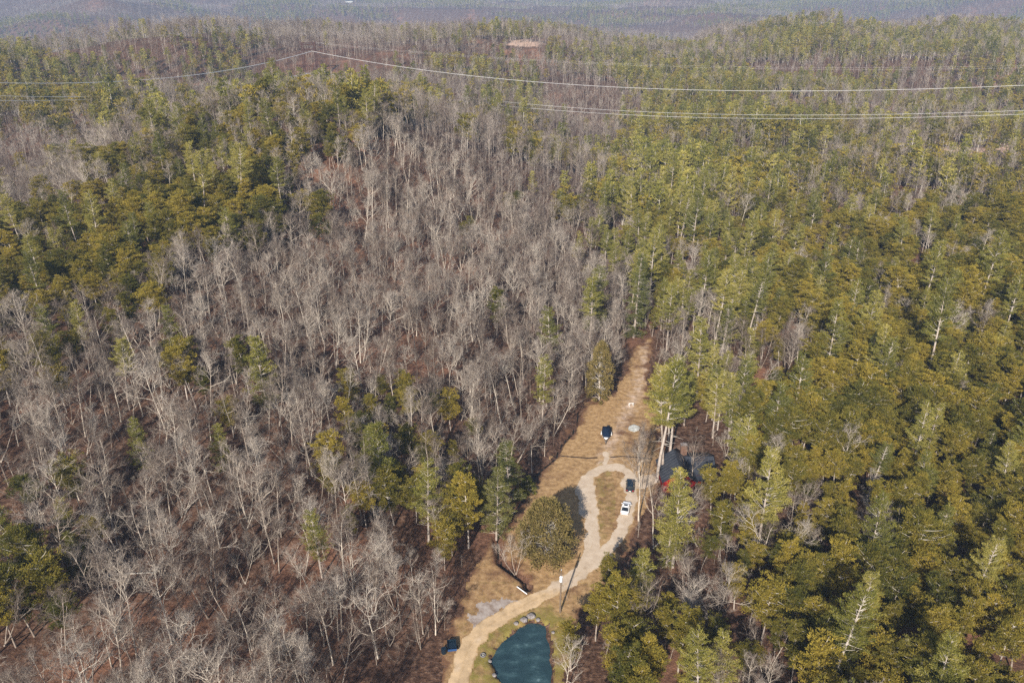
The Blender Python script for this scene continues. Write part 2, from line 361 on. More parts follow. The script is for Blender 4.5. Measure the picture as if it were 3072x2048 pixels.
def lawn_at(x, y, s):
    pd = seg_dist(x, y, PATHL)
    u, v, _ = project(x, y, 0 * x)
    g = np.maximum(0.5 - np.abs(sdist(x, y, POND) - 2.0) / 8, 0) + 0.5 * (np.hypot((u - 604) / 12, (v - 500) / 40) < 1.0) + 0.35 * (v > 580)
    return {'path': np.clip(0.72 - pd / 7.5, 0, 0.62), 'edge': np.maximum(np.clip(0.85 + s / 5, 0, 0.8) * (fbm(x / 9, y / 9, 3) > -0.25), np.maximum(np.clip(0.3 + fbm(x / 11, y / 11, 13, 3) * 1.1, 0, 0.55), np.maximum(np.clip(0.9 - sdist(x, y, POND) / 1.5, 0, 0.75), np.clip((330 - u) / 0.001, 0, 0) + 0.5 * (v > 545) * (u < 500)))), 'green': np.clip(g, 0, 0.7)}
lawn = sheet('grass_clearing', lb, 0.36, lawn_sd, 0.035, M_lawn, lawn_at, 0.0); tag(lawn, kind='structure')
DR = [(wp([(1020,1640),(1053,1567),(1067,1513),(1081,1476),(1112,1443),(1152,1415),(1201,1390),(1250,1365),(1299,1340),(1325,1320),(1342,1306)]), 1.75),
      (wp([(1342,1306),(1392,1268),(1424,1225),(1443,1175),(1450,1125),(1446,1088),(1420,1071)]), 1.55),
      (wp([(1342,1306),(1358,1265),(1362,1220),(1355,1170),(1346,1120),(1352,1092),(1385,1073),(1420,1071)]), 1.6),
      (wp([(1343,1112),(1350,1150),(1352,1180)]), 2.1), (wp([(1348,1098),(1338,1128)]), 2.0),
      (wp([(1445,1110),(1475,1108),(1500,1100)]), 2.3), (wp([(1388,1070),(1391,1040)]), 0.9)]
def dr_sd(x, y):
    d = np.full(x.shape, 1e9)
    for p, w_ in DR: d = np.minimum(d, seg_dist(x, y, p) - w_)
    return d
def dr_at(x, y, s):
    u, v, _ = project(x, y, 0 * x)
    tr = np.abs(dr_sd(x, y) + 1.75)
    mid = np.clip(0.60 - tr * 0.9, 0, 0.5) * (v > 505)
    return {'sand': np.clip((v - 545) / 70, 0, 0.85), 'edge': np.maximum(np.clip(0.75 + s / 0.8, 0, 0.8), mid)}
allp = np.concatenate([p for p, _ in DR])
db = (allp[:, 0].min() - 4, allp[:, 1].min() - 4, allp[:, 0].max() + 4, allp[:, 1].max() + 4)
drive = sheet('gravel_driveway', db, 0.3, dr_sd, 0.06, M_road, dr_at, 0.9); tag(drive, kind='structure')
WORN = wp([(1080,1425),(1095,1388),(1150,1374),(1205,1374),(1222,1386),(1165,1402),(1125,1428),(1085,1465)])
gray = sheet('worn_gravel_verge', (WORN[:, 0].min() - 3, WORN[:, 1].min() - 3, WORN[:, 0].max() + 3, WORN[:, 1].max() + 3), 0.3,
             lambda x, y: sdist(x, y, WORN), 0.048, noisy('grey_gravel', [(0.17, 0.115, 0.08), (0.30, 0.25, 0.22), (0.40, 0.35, 0.31)], 0.7, detail=8),
             lambda x, y, s: {}, 2.6); tag(gray, kind='structure')
# pond and creek water
def flat_poly(name, pts, z, m):
    me = bpy.data.meshes.new(name); me.from_pydata([(p[0], p[1], z) for p in pts], [], [tuple(range(len(pts)))]); me.update()
    return link(name, me, m)
pc = POND.mean(0)
def jag(pts):
    o = []
    for i in range(len(pts)):
        a, b = pts[i], pts[(i + 1) % len(pts)]
        for t in np.linspace(0, 1, 5, endpoint=False): o.append(a + (b - a) * t)
    return np.array(o)
pts_out = [p + (p - pc) / np.linalg.norm(p - pc) * 1.3 for p in jag(POND)]
pond = flat_poly('pond_water', pts_out, -0.55, M_water); tag(pond, kind='structure')
mb = MB()
for i in range(len(CREEK) - 1):
    a, b = CREEK[i], CREEK[i + 1]; t = (b - a) / np.linalg.norm(b - a); nn = np.array([-t[1], t[0]]) * 0.5
    za = min(h1(*a), h1(*b)) + 0.2
    mb.add([(a[0] - nn[0], a[1] - nn[1], za), (a[0] + nn[0], a[1] + nn[1], za), (b[0] + nn[0], b[1] + nn[1], za), (b[0] - nn[0], b[1] - nn[1], za)], [(0, 1, 2, 3)])
tag(mb.build('creek_water', M_creek), kind='structure')
rng = np.random.default_rng(11)
for k, seg in enumerate(([(1288,1046),(1320,1049),(1350,1051),(1375,1050)], [(1402,1049),(1430,1047),(1465,1050),(1500,1053)])):
    pts = wp(seg); mb = MB(); q = []
    for i in range(len(pts) - 1):
        for t in np.linspace(0, 1, 10, endpoint=False): q.append(pts[i] * (1 - t) + pts[i + 1] * t)
    wv = 0.20 + 0.13 * rng.random(len(q))
    vs = []
    for i, p in enumerate(q): vs += [(p[0], p[1] - wv[i], 0.05), (p[0], p[1] + wv[i], 0.05)]
    mb.add(vs, [(2 * i, 2 * i + 2, 2 * i + 3, 2 * i + 1) for i in range(len(q) - 1)])
    tag(mb.build('drainage_ditch', mat('ditch_soil', (0.05, 0.03, 0.02), 1)), kind='structure')

# ---------------------------------------------------------------- house
def quad_slab(pts, th_):
    """a thin slab under four (or more) coplanar points"""
    m = MB(); n = len(pts); a, b, c = (np.array(p, float) for p in pts[:3]); nn = unit3(np.cross(b - a, c - a))
    if nn[2] < 0: nn = -nn
    top = [tuple(np.array(p, float)) for p in pts]; bot = [tuple(np.array(p, float) - nn * th_) for p in pts]
    m.add(top + bot, [tuple(range(n)), tuple(range(2 * n - 1, n - 1, -1))] + [(i, i + n, (i + 1) % n + n, (i + 1) % n) for i in range(n)]); return m
def unit3(v): return v / (np.linalg.norm(v) + 1e-9)
HX, HY = 38.7, 152.8
house = empty('red_house', (HX, HY, 0)); tag(house, 'red house under a dark charcoal roof, half hidden by trees', 'house')
m = MB()
m.box((0, 4.4, 1.6), (7.2, 8.4, 3.2)); m.add([(-3.6, .2, 3.2), (3.6, .2, 3.2), (0, .2, 5.9), (-3.6, 8.6, 3.2), (3.6, 8.6, 3.2), (0, 8.6, 5.9)], [(0, 1, 2), (3, 5, 4), (0, 2, 5, 3), (1, 4, 5, 2)])
m.build('wall', M_red, house)
m = MB(); m.box((6.2, 7.4, 1.5), (5.2, 8.2, 3.0)); m.add([(8.8, 3.3, 3.0), (8.8, 11.5, 3.0), (8.8, 7.4, 4.9), (3.6, 3.3, 3.0), (3.6, 11.5, 3.0), (3.6, 7.4, 4.9)], [(0, 1, 2), (3, 5, 4), (0, 2, 5, 3), (1, 4, 5, 2)])
m.build('wall', M_red, house)
for sx in (-1, 1):
    rf = quad_slab([(0, -0.4, 6.18), (sx * 4.15, -0.4, 3.05), (sx * 4.15, 9.1, 3.05), (0, 9.1, 6.18)], 0.16); rf = rf.build('roof', M_roof, house)
    rf['label'] = 'charcoal roof slope of the front gable'
    for k in range(1, 9):
        y_ = -0.4 + k * 1.05; sm = MB(); sm.tube([(sx * 0.05, y_, 6.2), (sx * 4.12, y_, 3.12)], 0.035, 4); sm.build('roof_seam', M_roof, rf)
wr = quad_slab([(3.9, 2.75, 3.0), (9.3, 2.75, 3.0), (9.3, 7.4, 5.15), (2.2, 7.4, 5.15)], 0.16).build('roof', M_roof, house)
quad_slab([(2.2, 7.41, 5.15), (9.3, 7.41, 5.15), (9.3, 12.1, 3.0), (3.9, 12.1, 3.0)], 0.16).build('roof', M_roof, house)
m = MB(); m.box((0, 0, 0), (1.5, 0.9, 3.4)); ch = m.build('chimney', M_brick, house, (2.6, 9.75, 5.2))
m = MB(); m.box((0, 0, 0), (1.7, 1.1, 0.16)); m.box((0, 0, 0.25), (0.9, 0.5, 0.34)); m.build('chimney_cap', M_rock, ch, (0, 0, 1.78))
for x_, z_, w_, h_ in ((-1.8, 1.6, 1.0, 1.2), (1.6, 1.6, 1.0, 1.2), (0, 4.3, 0.8, 0.8)):
    m = MB(); m.box((0, 0, 0), (w_ + .16, .08, h_ + .16)); wf = m.build('window', M_wood, house, (x_, 0.17, z_))
    m = MB(); m.box((0, -.05, 0), (w_, .05, h_)); m.box((0, -.09, 0), (.05, .04, h_)); m.build('pane', M_glass, wf)
m = MB(); m.box((0, 0, 1.05), (0.95, .09, 2.1)); dr = m.build('door', M_wood, house, (0, 0.16, 0.02))
m = MB(); m.cyl((0.36, -.06, 1.0), .04, .08, 8, 'y'); m.build('handle', M_chrome, dr)
m = MB(); m.box((6.4, 2.2, 0.2), (4.8, 2.0, 0.25)); [m.box((x_, 1.35, 1.5), (0.14, 0.14, 2.6)) for x_ in (4.2, 6.4, 8.6)]; m.build('porch', M_wood, house)
quad_slab([(3.75, 1.0, 2.55), (9.2, 1.0, 2.55), (9.2, 2.72, 2.85), (3.95, 2.72, 2.85)], 0.1).build('porch_roof', M_roof, house)

# ---------------------------------------------------------------- vehicles
def ringy(y, z0, z1, w, inset=0.93):
    return [(-w, y, z0 + .08), (-w * .98, y, z0), (w * .98, y, z0), (w, y, z0 + .08), (w * 1.0, y, z1 - .18), (w * inset, y, z1), (-w * inset, y, z1), (-w * 1.0, y, z1 - .18)]
def make_car(name, loc, rz, label, paint, L, Wd, H, suv):
    t = empty(name, loc, rz); tag(t, label, 'car', 'cars parked on the gravel loop')
    h = Wd / 2; b = 0.98 if suv else 0.86; hd = 0.86 if suv else 0.74
    st = [(-L / 2, .42, b - .16, h * .80), (-L / 2 + .12, .30, b - .05, h * .93), (-L * .34, .28, b, h), (0, .28, b, h), (L * .22, .28, b - .02, h), (L * .30, .28, hd + .06, h * .98), (L * .42, .30, hd, h * .93), (L / 2 - .06, .36, hd - .14, h * .80), (L / 2, .42, hd - .26, h * .68)]
    m = MB(); m.loft([ringy(*s_) for s_ in st]); m.build('body', paint, t, smooth=False)
    y0, y1, y2, y3 = (-L * .47, -L * .40, L * .06, L * .25) if suv else (-L * .36, -L * .20, L * .05, L * .24)
    def gr(y, z, w): return [(-w, y, z), (w, y, z)]
    wb, wt = h * .92, h * .74
    m = MB(); vs = [(-wb, y0, b - .03), (wb, y0, b - .03), (wb, y3, b - .05), (-wb, y3, b - .05), (-wt, y1, H - .05), (wt, y1, H - .05), (wt, y2, H - .05), (-wt, y2, H - .05)]
    m.add(vs, [(0, 3, 2, 1), (4, 5, 6, 7), (0, 1, 5, 4), (1, 2, 6, 5), (2, 3, 7, 6), (3, 0, 4, 7)]); m.build('windows', M_glass, t)
    m = MB(); m.add([(-wt - .02, y1 - .05, H - .06), (wt + .02, y1 - .05, H - .06), (wt + .02, y2 + .05, H - .06), (-wt - .02, y2 + .05, H - .06), (-wt + .06, y1 + .08, H), (wt - .06, y1 + .08, H), (wt - .06, y2 - .05, H), (-wt + .06, y2 - .05, H)],
                  [(0, 3, 2, 1), (4, 5, 6, 7), (0, 1, 5, 4), (1, 2, 6, 5), (2, 3, 7, 6), (3, 0, 4, 7)])
    for sx in (-1, 1):                                     # pillars
        for (ya, yb) in ((y0, y1), (y3, y2)): m.tube([(sx * wb, ya, b - .02), (sx * (wt + .01), yb, H - .05)], .045, 4)
        m.tube([(sx * (wb + .01), (y0 + y3) / 2, b - .02), (sx * (wt + .02), (y1 + y2) / 2, H - .05)], .04, 4)
    rp = m.build('roof', paint, t)
    m = MB(); m.box((0, y2 - .45, H + .008), (wt * 1.25, .55, .012)); m.build('sunroof', M_glass, rp)
    for sx in (-1, 1):
        m = MB(); m.box((sx * h * .66, L / 2 - .10, hd - .22), (.36, .16, .13)); m.build('headlight', M_chrome, t)
        m = MB(); m.box((sx * h * .70, -L / 2 + .04, b - .22), (.30, .12, .16)); m.build('tail_light', M_redlamp, t)
        m = MB(); m.box((sx * (h + .08), y3 - .15, b + .02), (.2, .12, .14)); m.build('wing_mirror', paint, t)
        for yy in (-L * .30, L * .31):
            m = MB(); m.cyl((0, 0, 0), .33, .22, 16, 'x'); wl = m.build('wheel', M_rubber, t, (sx * (h - .10), yy, .33))
            m = MB(); m.cyl((sx * .02, 0, 0), .20, .22, 12, 'x'); m.build('rim', M_chrome, wl)
    m = MB(); m.box((0, -L / 2 - .005, b - .42), (.5, .02, .14)); m.build('number_plate', M_white, t)
    return t
p = on_z(630.0, 487.0); make_car('parked_car', (p[0], p[1], .07), R(-9), 'dark blue-black car parked on the gravel, nearer the boat', M_blackp, 4.75, 1.95, 1.72, True)
p = on_z(625.6, 509.3); make_car('parked_car', (p[0], p[1], .07), R(-16), 'white car with black sunroof parked on the gravel behind the dark one', M_white, 4.7, 1.86, 1.46, False)

# boat under a navy cover on its trailer, bow and tongue towards the drive
p = on_z(607.0, 437.5); bt = empty('covered_boat', (p[0] - .15, p[1] + .6, 0.05), R(172)); tag(bt, 'boat under a navy cover on a white trailer, parked on the grass', 'boat')
hull = [(-3.0, 1.02, .55), (-2.0, 1.10, .5), (-.5, 1.14, .5), (1.0, 1.05, .52), (2.1, .72, .62), (2.8, .30, .8), (3.1, .06, .95)]
m = MB(); m.loft([[(-w_, y_, 1.2), (-w_ * .8, y_, z_ + .2), (0, y_, z_), (w_ * .8, y_, z_ + .2), (w_, y_, 1.2)] for y_, w_, z_ in hull]); m.build('hull', M_white, bt, smooth=True)
m = MB(); cov = [(-3.15, .98, 1.30), (-2.6, 1.16, 1.62), (-1.2, 1.20, 1.85), (0.2, 1.18, 1.95), (1.2, 1.0, 1.62), (2.0, .74, 1.36), (2.35, .6, 1.27)]
m.loft([[(-w_, y_, 1.0), (-w_ * .99, y_, 1.22), (-w_ * .55, y_, z_ - .08), (0, y_, z_), (w_ * .55, y_, z_ - .08), (w_ * .99, y_, 1.22), (w_, y_, 1.0)] for y_, w_, z_ in cov])
m.build('cover', M_navy, bt, smooth=True)
m = MB(); m.box((-.3, -3.35, .9), (.42, .5, .7)); m.box((-.3, -3.35, 1.32), (.4, .5, .18)); m.build('outboard_motor', M_blackp, bt)
m = MB()
for sx in (-1, 1): m.tube([(sx * .62, -2.7, .42), (sx * .62, 1.3, .42), (sx * .05, 3.5, .42)], .055, 4)
for y_ in (-2.4, -.8, .8): m.tube([(-1.1, y_, .42), (1.1, y_, .42)], .05, 4)
m.tube([(0, 1.8, .42), (0, 4.3, .42)], .06, 4); m.tube([(0, 3.1, .42), (0, 2.95, 1.15)], .05, 4); m.build('trailer_frame', M_chrome, bt)
m = MB(); m.tube([(0, 3.9, .05), (0, 3.9, .7)], .05, 6); m.build('jockey_wheel', M_rubber, bt)
for sx in (-1, 1):
    m = MB(); m.cyl((0, 0, 0), .31, .2, 14, 'x'); wl = m.build('wheel', M_rubber, bt, (sx * 1.22, -.9, .31)); m = MB(); m.cyl((0, 0, 0), .17, .22, 10, 'x'); m.build('rim', M_white, wl)
    m = MB(); m.tube([(sx * 1.3, -1.7, .45), (sx * 1.3, -1.35, .72), (sx * 1.3, -.9, .80), (sx * 1.3, -.45, .72), (sx * 1.3, -.1, .45)], .13, 4); m.build('mudguard', M_white, bt)

# pale sheet, sawhorse, post, tyre, cart, rocks
rg2 = np.random.default_rng(8)
c = on_z(634, 428); m = MB(); n = 15; vs = []
for j in range(n):
    for i in range(n):
        a, b = (i / (n - 1) - .5) * 2, (j / (n - 1) - .5) * 2
        q = max(abs(a), abs(b), 1e-6); rr_ = q / (math.hypot(a, b) + 1e-9) if math.hypot(a, b) > 0 else 1
        x_, y_ = (a * .62 + b * .10) * 2.5 * (1 - .15 * abs(b)), b * 2.0 * (1 - .45 * abs(a)); vs.append((x_, y_, .10 + .22 * rg2.random() * (1 - q ** 3)))
m.add(vs, [(j * n + i, j * n + i + 1, (j + 1) * n + i + 1, (j + 1) * n + i) for j in range(n - 1) for i in range(n - 1)])
tag(m.build('tarp', M_tarp, None, (c[0], c[1], .03), smooth=True), 'crumpled pale sheet lying on the grass right of the boat', 'tarp')
c = on_z(631, 405.5); sh = empty('sawhorse', (c[0], c[1], .04), R(10)); tag(sh, 'small pale A-legged stand on the grass above the pale sheet', 'sawhorse')
m = MB(); m.box((0, 0, .82), (1.5, .12, .12)); m.build('beam', M_white, sh)
for sx in (-.55, .55):
    for sy in (-1, 1): m = MB(); m.tube([(sx, sy * .32, 0), (sx, sy * .04, .8)], .05, 4); m.build('leg', M_white, sh)
a, b = on_z(517, 587.3), on_z(527, 594.5); m = MB(); m.tube([(a[0], a[1], .35), (b[0], b[1], .3)], .10, 8, True)
tag(m.build('fallen_post', M_white), 'white post lying by the creek outlet beside the driveway', 'post')
c = on_z(483, 655); ty = empty('old_tyre', (c[0], c[1], .05)); tag(ty, 'grey tyre lying flat between the driveway and the pond', 'tyre')
m = MB(); m.loft([[((.42 + .11 * math.cos(k * math.pi / 3)) * math.cos(q), (.42 + .11 * math.cos(k * math.pi / 3)) * math.sin(q), .13 + .12 * math.sin(k * math.pi / 3)) for k in range(6)] for q in np.linspace(0, 2 * math.pi, 25)], False)
m.build('tread', mat('faded_rubber', (.16, .15, .155), .8), ty, smooth=True); m = MB(); m.cyl((0, 0, .02), .16, .12, 12); m.build('hub', M_tarp, ty)
c = on_z(452, 648); cz = h1(c[0], c[1]); ca_ = empty('utility_trailer', (c[0], c[1], cz + .05), R(8)); tag(ca_, 'small dark utility trailer with blue tailgate under bare trees by the driveway', 'trailer')
m = MB(); m.box((0, 0, .62), (1.6, 2.3, .12)); m.box((-.78, 0, .85), (.06, 2.3, .4)); m.box((.78, 0, .85), (.06, 2.3, .4)); m.box((0, 1.15, .85), (1.6, .06, .4)); m.build('bed', M_blackp, ca_)
m = MB(); m.box((0, -1.2, .85), (1.6, .07, .45)); m.build('tailgate', M_bluep, ca_); m = MB(); m.tube([(0, 1.1, .5), (0, 2.4, .45)], .05, 4); m.build('drawbar', M_rust, ca_)
for sx in (-1, 1): m = MB(); m.cyl((0, 0, 0), .3, .18, 14, 'x'); m.build('wheel', M_rubber, ca_, (sx * .95, -.1, .3))
c2 = on_z(444, 652); m = MB(); m.cyl((0, 0, 0), .5, 1.0, 16); dm = m.build('barrel', M_blackp, None, (c2[0], c2[1], h1(c2[0], c2[1]))); tag(dm, 'dark round barrel left of the small trailer', 'barrel')
def rock_mesh(seed, sx, sy, sz):
    g = np.random.default_rng(seed); m = MB(); n = 9; rings = []
    for k in range(6):
        ph = -0.5 + k / 5 * 1.5; rr_ = max(.05, math.cos(ph)); rings.append([(math.cos(2 * math.pi * j / n) * rr_ * sx * g.uniform(.8, 1.15), math.sin(2 * math.pi * j / n) * rr_ * sy * g.uniform(.8, 1.15), math.sin(ph) * sz) for j in range(n)])
    m.loft(rings); return m
for k, (u_, v_, sx, sy, sz, lab) in enumerate([(531, 616, .95, .6, .6, 'largest rounded rock at the tip of the pond'), (524, 619.5, .8, .55, .5, 'grey rock left of the largest at the pond tip'), (516, 623, .5, .4, .35, 'small rock, left end of the rocks at the pond tip'),
        (538, 619, .45, .4, .35, 'small rock just right of the largest at the pond tip'), (489.5, 659, .4, .4, .3, 'rock on the left pond shore near the tyre'), (494, 674, .45, .4, .3, 'lower rock on the left pond shore'), (553, 632, .35, .3, .25, 'small rock on the right pond shore')]):
    c = on_z(u_, v_); tag(rock_mesh(k, sx, sy, sz).build('rock', M_rock, None, (c[0], c[1], h1(c[0], c[1]) + .08)), lab, 'rock', 'rocks around the pond')
# fallen logs on the slope
for k, (d0, d1, lab) in enumerate([((242, 1322), (360, 1316), 'pale fallen trunk lying across the lower left slope')]):
    a, b = hit(d0[0] * D, d0[1] * D), hit(d1[0] * D, d1[1] * D); pts = [a + (b - a) * t for t in np.linspace(0, 1, 6)]; pts = [(q[0], q[1], h1(q[0], q[1]) + .3) for q in pts]
    m = MB(); m.tube(pts, np.linspace(.22, .10, 6), 7, True); tag(m.build('fallen_log', M_deadlimb), lab, 'log')

# utility pole
c = on_z(560, 612); up = empty('utility_pole', (c[0], c[1], .02)); tag(up, 'wooden utility pole with a pale transformer between driveway and pond', 'utility pole')
m = MB(); m.tube([(0, 0, 0), (0, 0, 5), (-.02, 0, 10.2)], [.19, .16, .12], 10, True); m.build('pole', M_wood, up)
m = MB(); m.cyl((-.05, -.38, 7.9), .28, 1.05, 16); m.cyl((-.05, -.38, 8.95), .30, .06, 16, r2=.2); tf = m.build('transformer', M_galv, up)
for sx in (-.16, .12): m = MB(); m.cyl((sx, -.38, 9.0), .05, .25, 8); m.build('bushing', M_galv, tf)
m = MB(); m.cyl((-.02, 0, 10.15), .06, .25, 8); m.build('insulator', M_galv, up)
m = MB(); m.box((-.05, -.1, 9.45), (1.0, .09, .09)); m.build('bracket', M_wood, up)
for k, (dx, dy, lab) in enumerate(((1.6, 3.0, ''), (1.1, 3.0, ''))): m = MB(); m.tube([(0, 0, 8.4), (dx, dy, 0)], .025, 3); m.build('guy_wire', M_wire, up)

# ---------------------------------------------------------------- power line: lattice tower and wires
TX, TY = -163.2, 678.0; TZ = h1(TX, TY) - .5
tw = empty('transmission_tower', (TX, TY, TZ), R(13)); tag(tw, 'rust-dark steel lattice tower on the hill carrying white power lines', 'transmission tower')
top = 57.4 - TZ
def lattice_col(x0, x1, z1, w0, w1, n):
    m = MB(); q = []
    for i in range(n + 1):
        t = i / n; w_ = (w0 * (1 - t) + w1 * t) / 2; xx = x0 * (1 - t) + x1 * t; zz = z1 * t
        q.append([(xx - w_, -w_, zz), (xx + w_, -w_, zz), (xx + w_, w_, zz), (xx - w_, w_, zz)])
    for k in range(4): m.tube([r_[k] for r_ in q], .26, 4)
    for i in range(n):
        for k in range(4):
            m.tube([q[i][k], q[i + 1][(k + 1) % 4]], .14, 3); m.tube([q[i][(k + 1) % 4], q[i + 1][k]], .14, 3); m.tube([q[i + 1][k], q[i + 1][(k + 1) % 4]], .13, 3)
    return m
for sx in (-1, 1): lattice_col(sx * 5.5, sx * 4.6, top, 2.6, 1.1, 13).build('mast', M_rust, tw)
def beam(x0, x1, z, h_):
    m = MB(); n = int(abs(x1 - x0) / 1.8)
    for dz in (0, h_):
        for dy in (-.5, .5): m.tube([(x0, dy, z + dz), (x1, dy, z + dz)], .24, 4)
    for i in range(n):
        a, b = x0 + (x1 - x0) * i / n, x0 + (x1 - x0) * (i + 1) / n
        for dy in (-.5, .5): m.tube([(a, dy, z), (b, dy, z + h_)], .07, 3)
    return m
beam(-6.5, 6.5, top - 1.6, 1.5).build('top_beam', M_rust, tw)
beam(-11, 11, 39.0 - TZ, 1.2).build('cross_arm', M_rust, tw); beam(-4.9, 4.9, 51.6 - TZ, .8).build('cross_arm', M_rust, tw)
for x_, zt, zb in ((0, 51.6, 50.9), (-9, 39.0, 35.0), (9, 39.0, 35.5)): m = MB(); m.tube([(x_, 0, zt - TZ), (x_, 0, zb - TZ)], .12, 5); m.build('insulator_string', M_galv, tw)
WIRES = [('wire', (312, 51), 640, (1260, 71), 330, 17.5, .14, 'white power wire highest on the right, nearest the tower top'),
         ('wire', (322, 72), 640, (1260, 98), 290, 17, .10, 'white power wire, upper of the two low lines at right'),
         ('wire', (306, 73), 640, (1260, 102), 282, 17.5, .10, 'white power wire, lowest line sweeping to the right edge'),
         ('wire', (312, 51), 640, (-220, 69), 330, 13.5, .22, 'white power wire sagging from the tower to the left edge'),
         ('wire', (322, 70), 640, (-220, 82), 320, 12, .16, 'lower left power wire, upper of the close pair'),
         ('wire', (306, 73), 640, (-220, 93), 312, 10, .16, 'lower left power wire, lower of the close pair'),
         ('wire', (306, 42), 640, (1260, 60), 440, 11.5, .022, 'faint thin ground wire above the white ones, nearer'),
         ('wire', (314, 42), 640, (1260, 57), 450, 11.5, .022, 'faint thin ground wire above the white ones, farther')]
for nm, a, da, b, db_, sag, rad_, lab in WIRES:
    A_, B_ = at_depth(*a, da), at_depth(*b, db_); t = np.linspace(0, 1, 60); q = A_ + (B_ - A_) * t[:, None]; q[:, 2] -= sag * 4 * t * (1 - t)
    m = MB(); m.tube(q, rad_ * (1 - 0.42 * t), 6); tag(m.build('power_wire', M_wire, smooth=True), lab, 'power line', 'wires of the power line')
# far away house at the top
c = hit(349, 2.6); fh = empty('distant_house', (c[0], c[1], c[2]), .3); tag(fh, 'tiny pale house on the far wooded hillside at the top', 'house')
m = MB(); m.box((0, 0, 3.5), (26, 12, 7)); m.build('wall', M_tarp, fh); m = MB(); m.add([(-14, -7, 7), (14, -7, 7), (14, 7, 7), (-14, 7, 7), (-14, 0, 11), (14, 0, 11)], [(0, 1, 5, 4), (3, 4, 5, 2), (0, 4, 3), (1, 2, 5), (0, 3, 2, 1)]); m.build('roof', M_roof, fh)

# ---------------------------------------------------------------- trees: shapes

UP = np.array([0, 0, 1.0])
def curve(rg, p, d, L, n, lift=0.0, wig=0.12):
    pts = [p]; d = unit(d)
    for i in range(n):
        d = unit(d + UP * lift / n + rg.normal(0, wig, 3)); p = p + d * L / n; pts.append(p)
    return np.array(pts)
def side_dir(rg, t, ang, az=None):
    a = np.cross(t, UP if abs(t[2]) < 0.9 else np.array([1.0, 0, 0])); a = unit(a); b = np.cross(t, a)
    az = rg.uniform(0, 2 * math.pi) if az is None else az
    return unit(t * math.cos(ang) + (a * math.cos(az) + b * math.sin(az)) * math.sin(ang))
def bare_tree(seed, H=20.0, spread=1.0, start=0.45, stems=1, lean=0.03, lod=0):
    rg = np.random.default_rng(seed); tr, cr = MB(), MB(); lm = MB()
    r0 = 0.0078 * H + 0.02
    sc_ = 1.0 if lod == 0 else 1.7
    for s in range(stems):
        ld = unit(np.array([*rg.normal(0, lean if stems == 1 else 0.22, 2), 1.0]))
        hh = H * (1 if s == 0 else rg.uniform(0.75, 0.95))
        tp = curve(rg, np.array([0, 0, -0.4]) + (0 if s == 0 else rg.normal(0, 0.15, 3) * np.array([1, 1, 0])), ld, hh * 0.93, 9, 0.25, 0.045)
        rad = r0 * (1 - np.linspace(0, 1, 10) ** 1.15 * 0.86) * (1 if stems == 1 else 0.7); rad[0] *= 1.35
        tr.tube(tp, rad, 6 if lod == 0 else 4)
        nl = (13 if lod == 0 else 9) if stems == 1 else 8
        for i in range(nl):
            f = start + (0.97 - start) * ((i + rg.uniform(0, 0.9)) / nl) ** 0.85
            k = f * 9; a = int(min(k, 8)); p = tp[a] + (tp[a + 1] - tp[a]) * (k - a)
            t = unit(tp[a + 1] - tp[a])
            L = H * rg.uniform(0.17, 0.34) * (1.15 - 0.75 * (f - start) / (1 - start)) * spread
            d = side_dir(rg, t, R(rg.uniform(32, 68) * (1.1 - 0.35 * f)), i * 2.4 + rg.uniform(-.5, .5))
            n1 = 6 if lod == 0 else 4
            lp = curve(rg, p, d, L, n1, 0.65, 0.22)
            lr = max(0.05, r0 * 0.38 * (L / (0.3 * H))) * sc_ ** 0.3
            lm.tube(lp, lr * (1 - np.linspace(0, 1, n1 + 1) * 0.75), 4 if lod == 0 else 3)
            ns = 7 if lod == 0 else 5
            for j in range(ns):
                g = 0.22 + 0.78 * (j + rg.uniform(0, 1)) / ns; kk = min(g, 0.999) * n1; a2 = int(kk)
                p2 = lp[a2] + (lp[a2 + 1] - lp[a2]) * (kk - a2)
                t2 = unit(lp[a2 + 1] - lp[a2]); L2 = L * rg.uniform(0.3, 0.55) * (1.2 - 0.5 * g)
                d2 = side_dir(rg, t2, R(rg.uniform(25, 60))); n2 = 4 if lod == 0 else 2
                sp = curve(rg, p2, d2, L2, n2, 0.5, 0.26)
                lm.tube(sp, (0.030 if lod == 0 else 0.05) * (1 - np.linspace(0, 1, n2 + 1) * 0.55), 3)
                nt2 = 6 if lod == 0 else 3
                for m in range(nt2):
                    g3 = 0.15 + 0.85 * (m + rg.uniform(0, 1)) / nt2; k3 = min(g3, 0.999) * n2; a3 = int(k3)
                    p3 = sp[a3] + (sp[a3 + 1] - sp[a3]) * (k3 - a3); t3 = unit(sp[a3 + 1] - sp[a3])
                    L3 = rg.uniform(0.6, 1.5) * H / 20
                    n3 = 2 if lod == 0 else 1
                    tw = curve(rg, p3, side_dir(rg, t3, R(rg.uniform(20, 60))), L3, n3, 0.35, 0.22)
                    cr.tube(tw, (0.012 if lod == 0 else 0.030) * (1 - np.linspace(0, 1, n3 + 1) * 0.5), 3)
                    if lod == 0 and m % 2 == 0:
                        for q in range(2):
                            fq = curve(rg, tw[1], side_dir(rg, unit(tw[2] - tw[1]), R(rg.uniform(25, 60))), L3 * 0.6, 1, 0.3, 0.1)
                            cr.tube(fq, [0.013, 0.008], 3)
    return tr, cr, lm
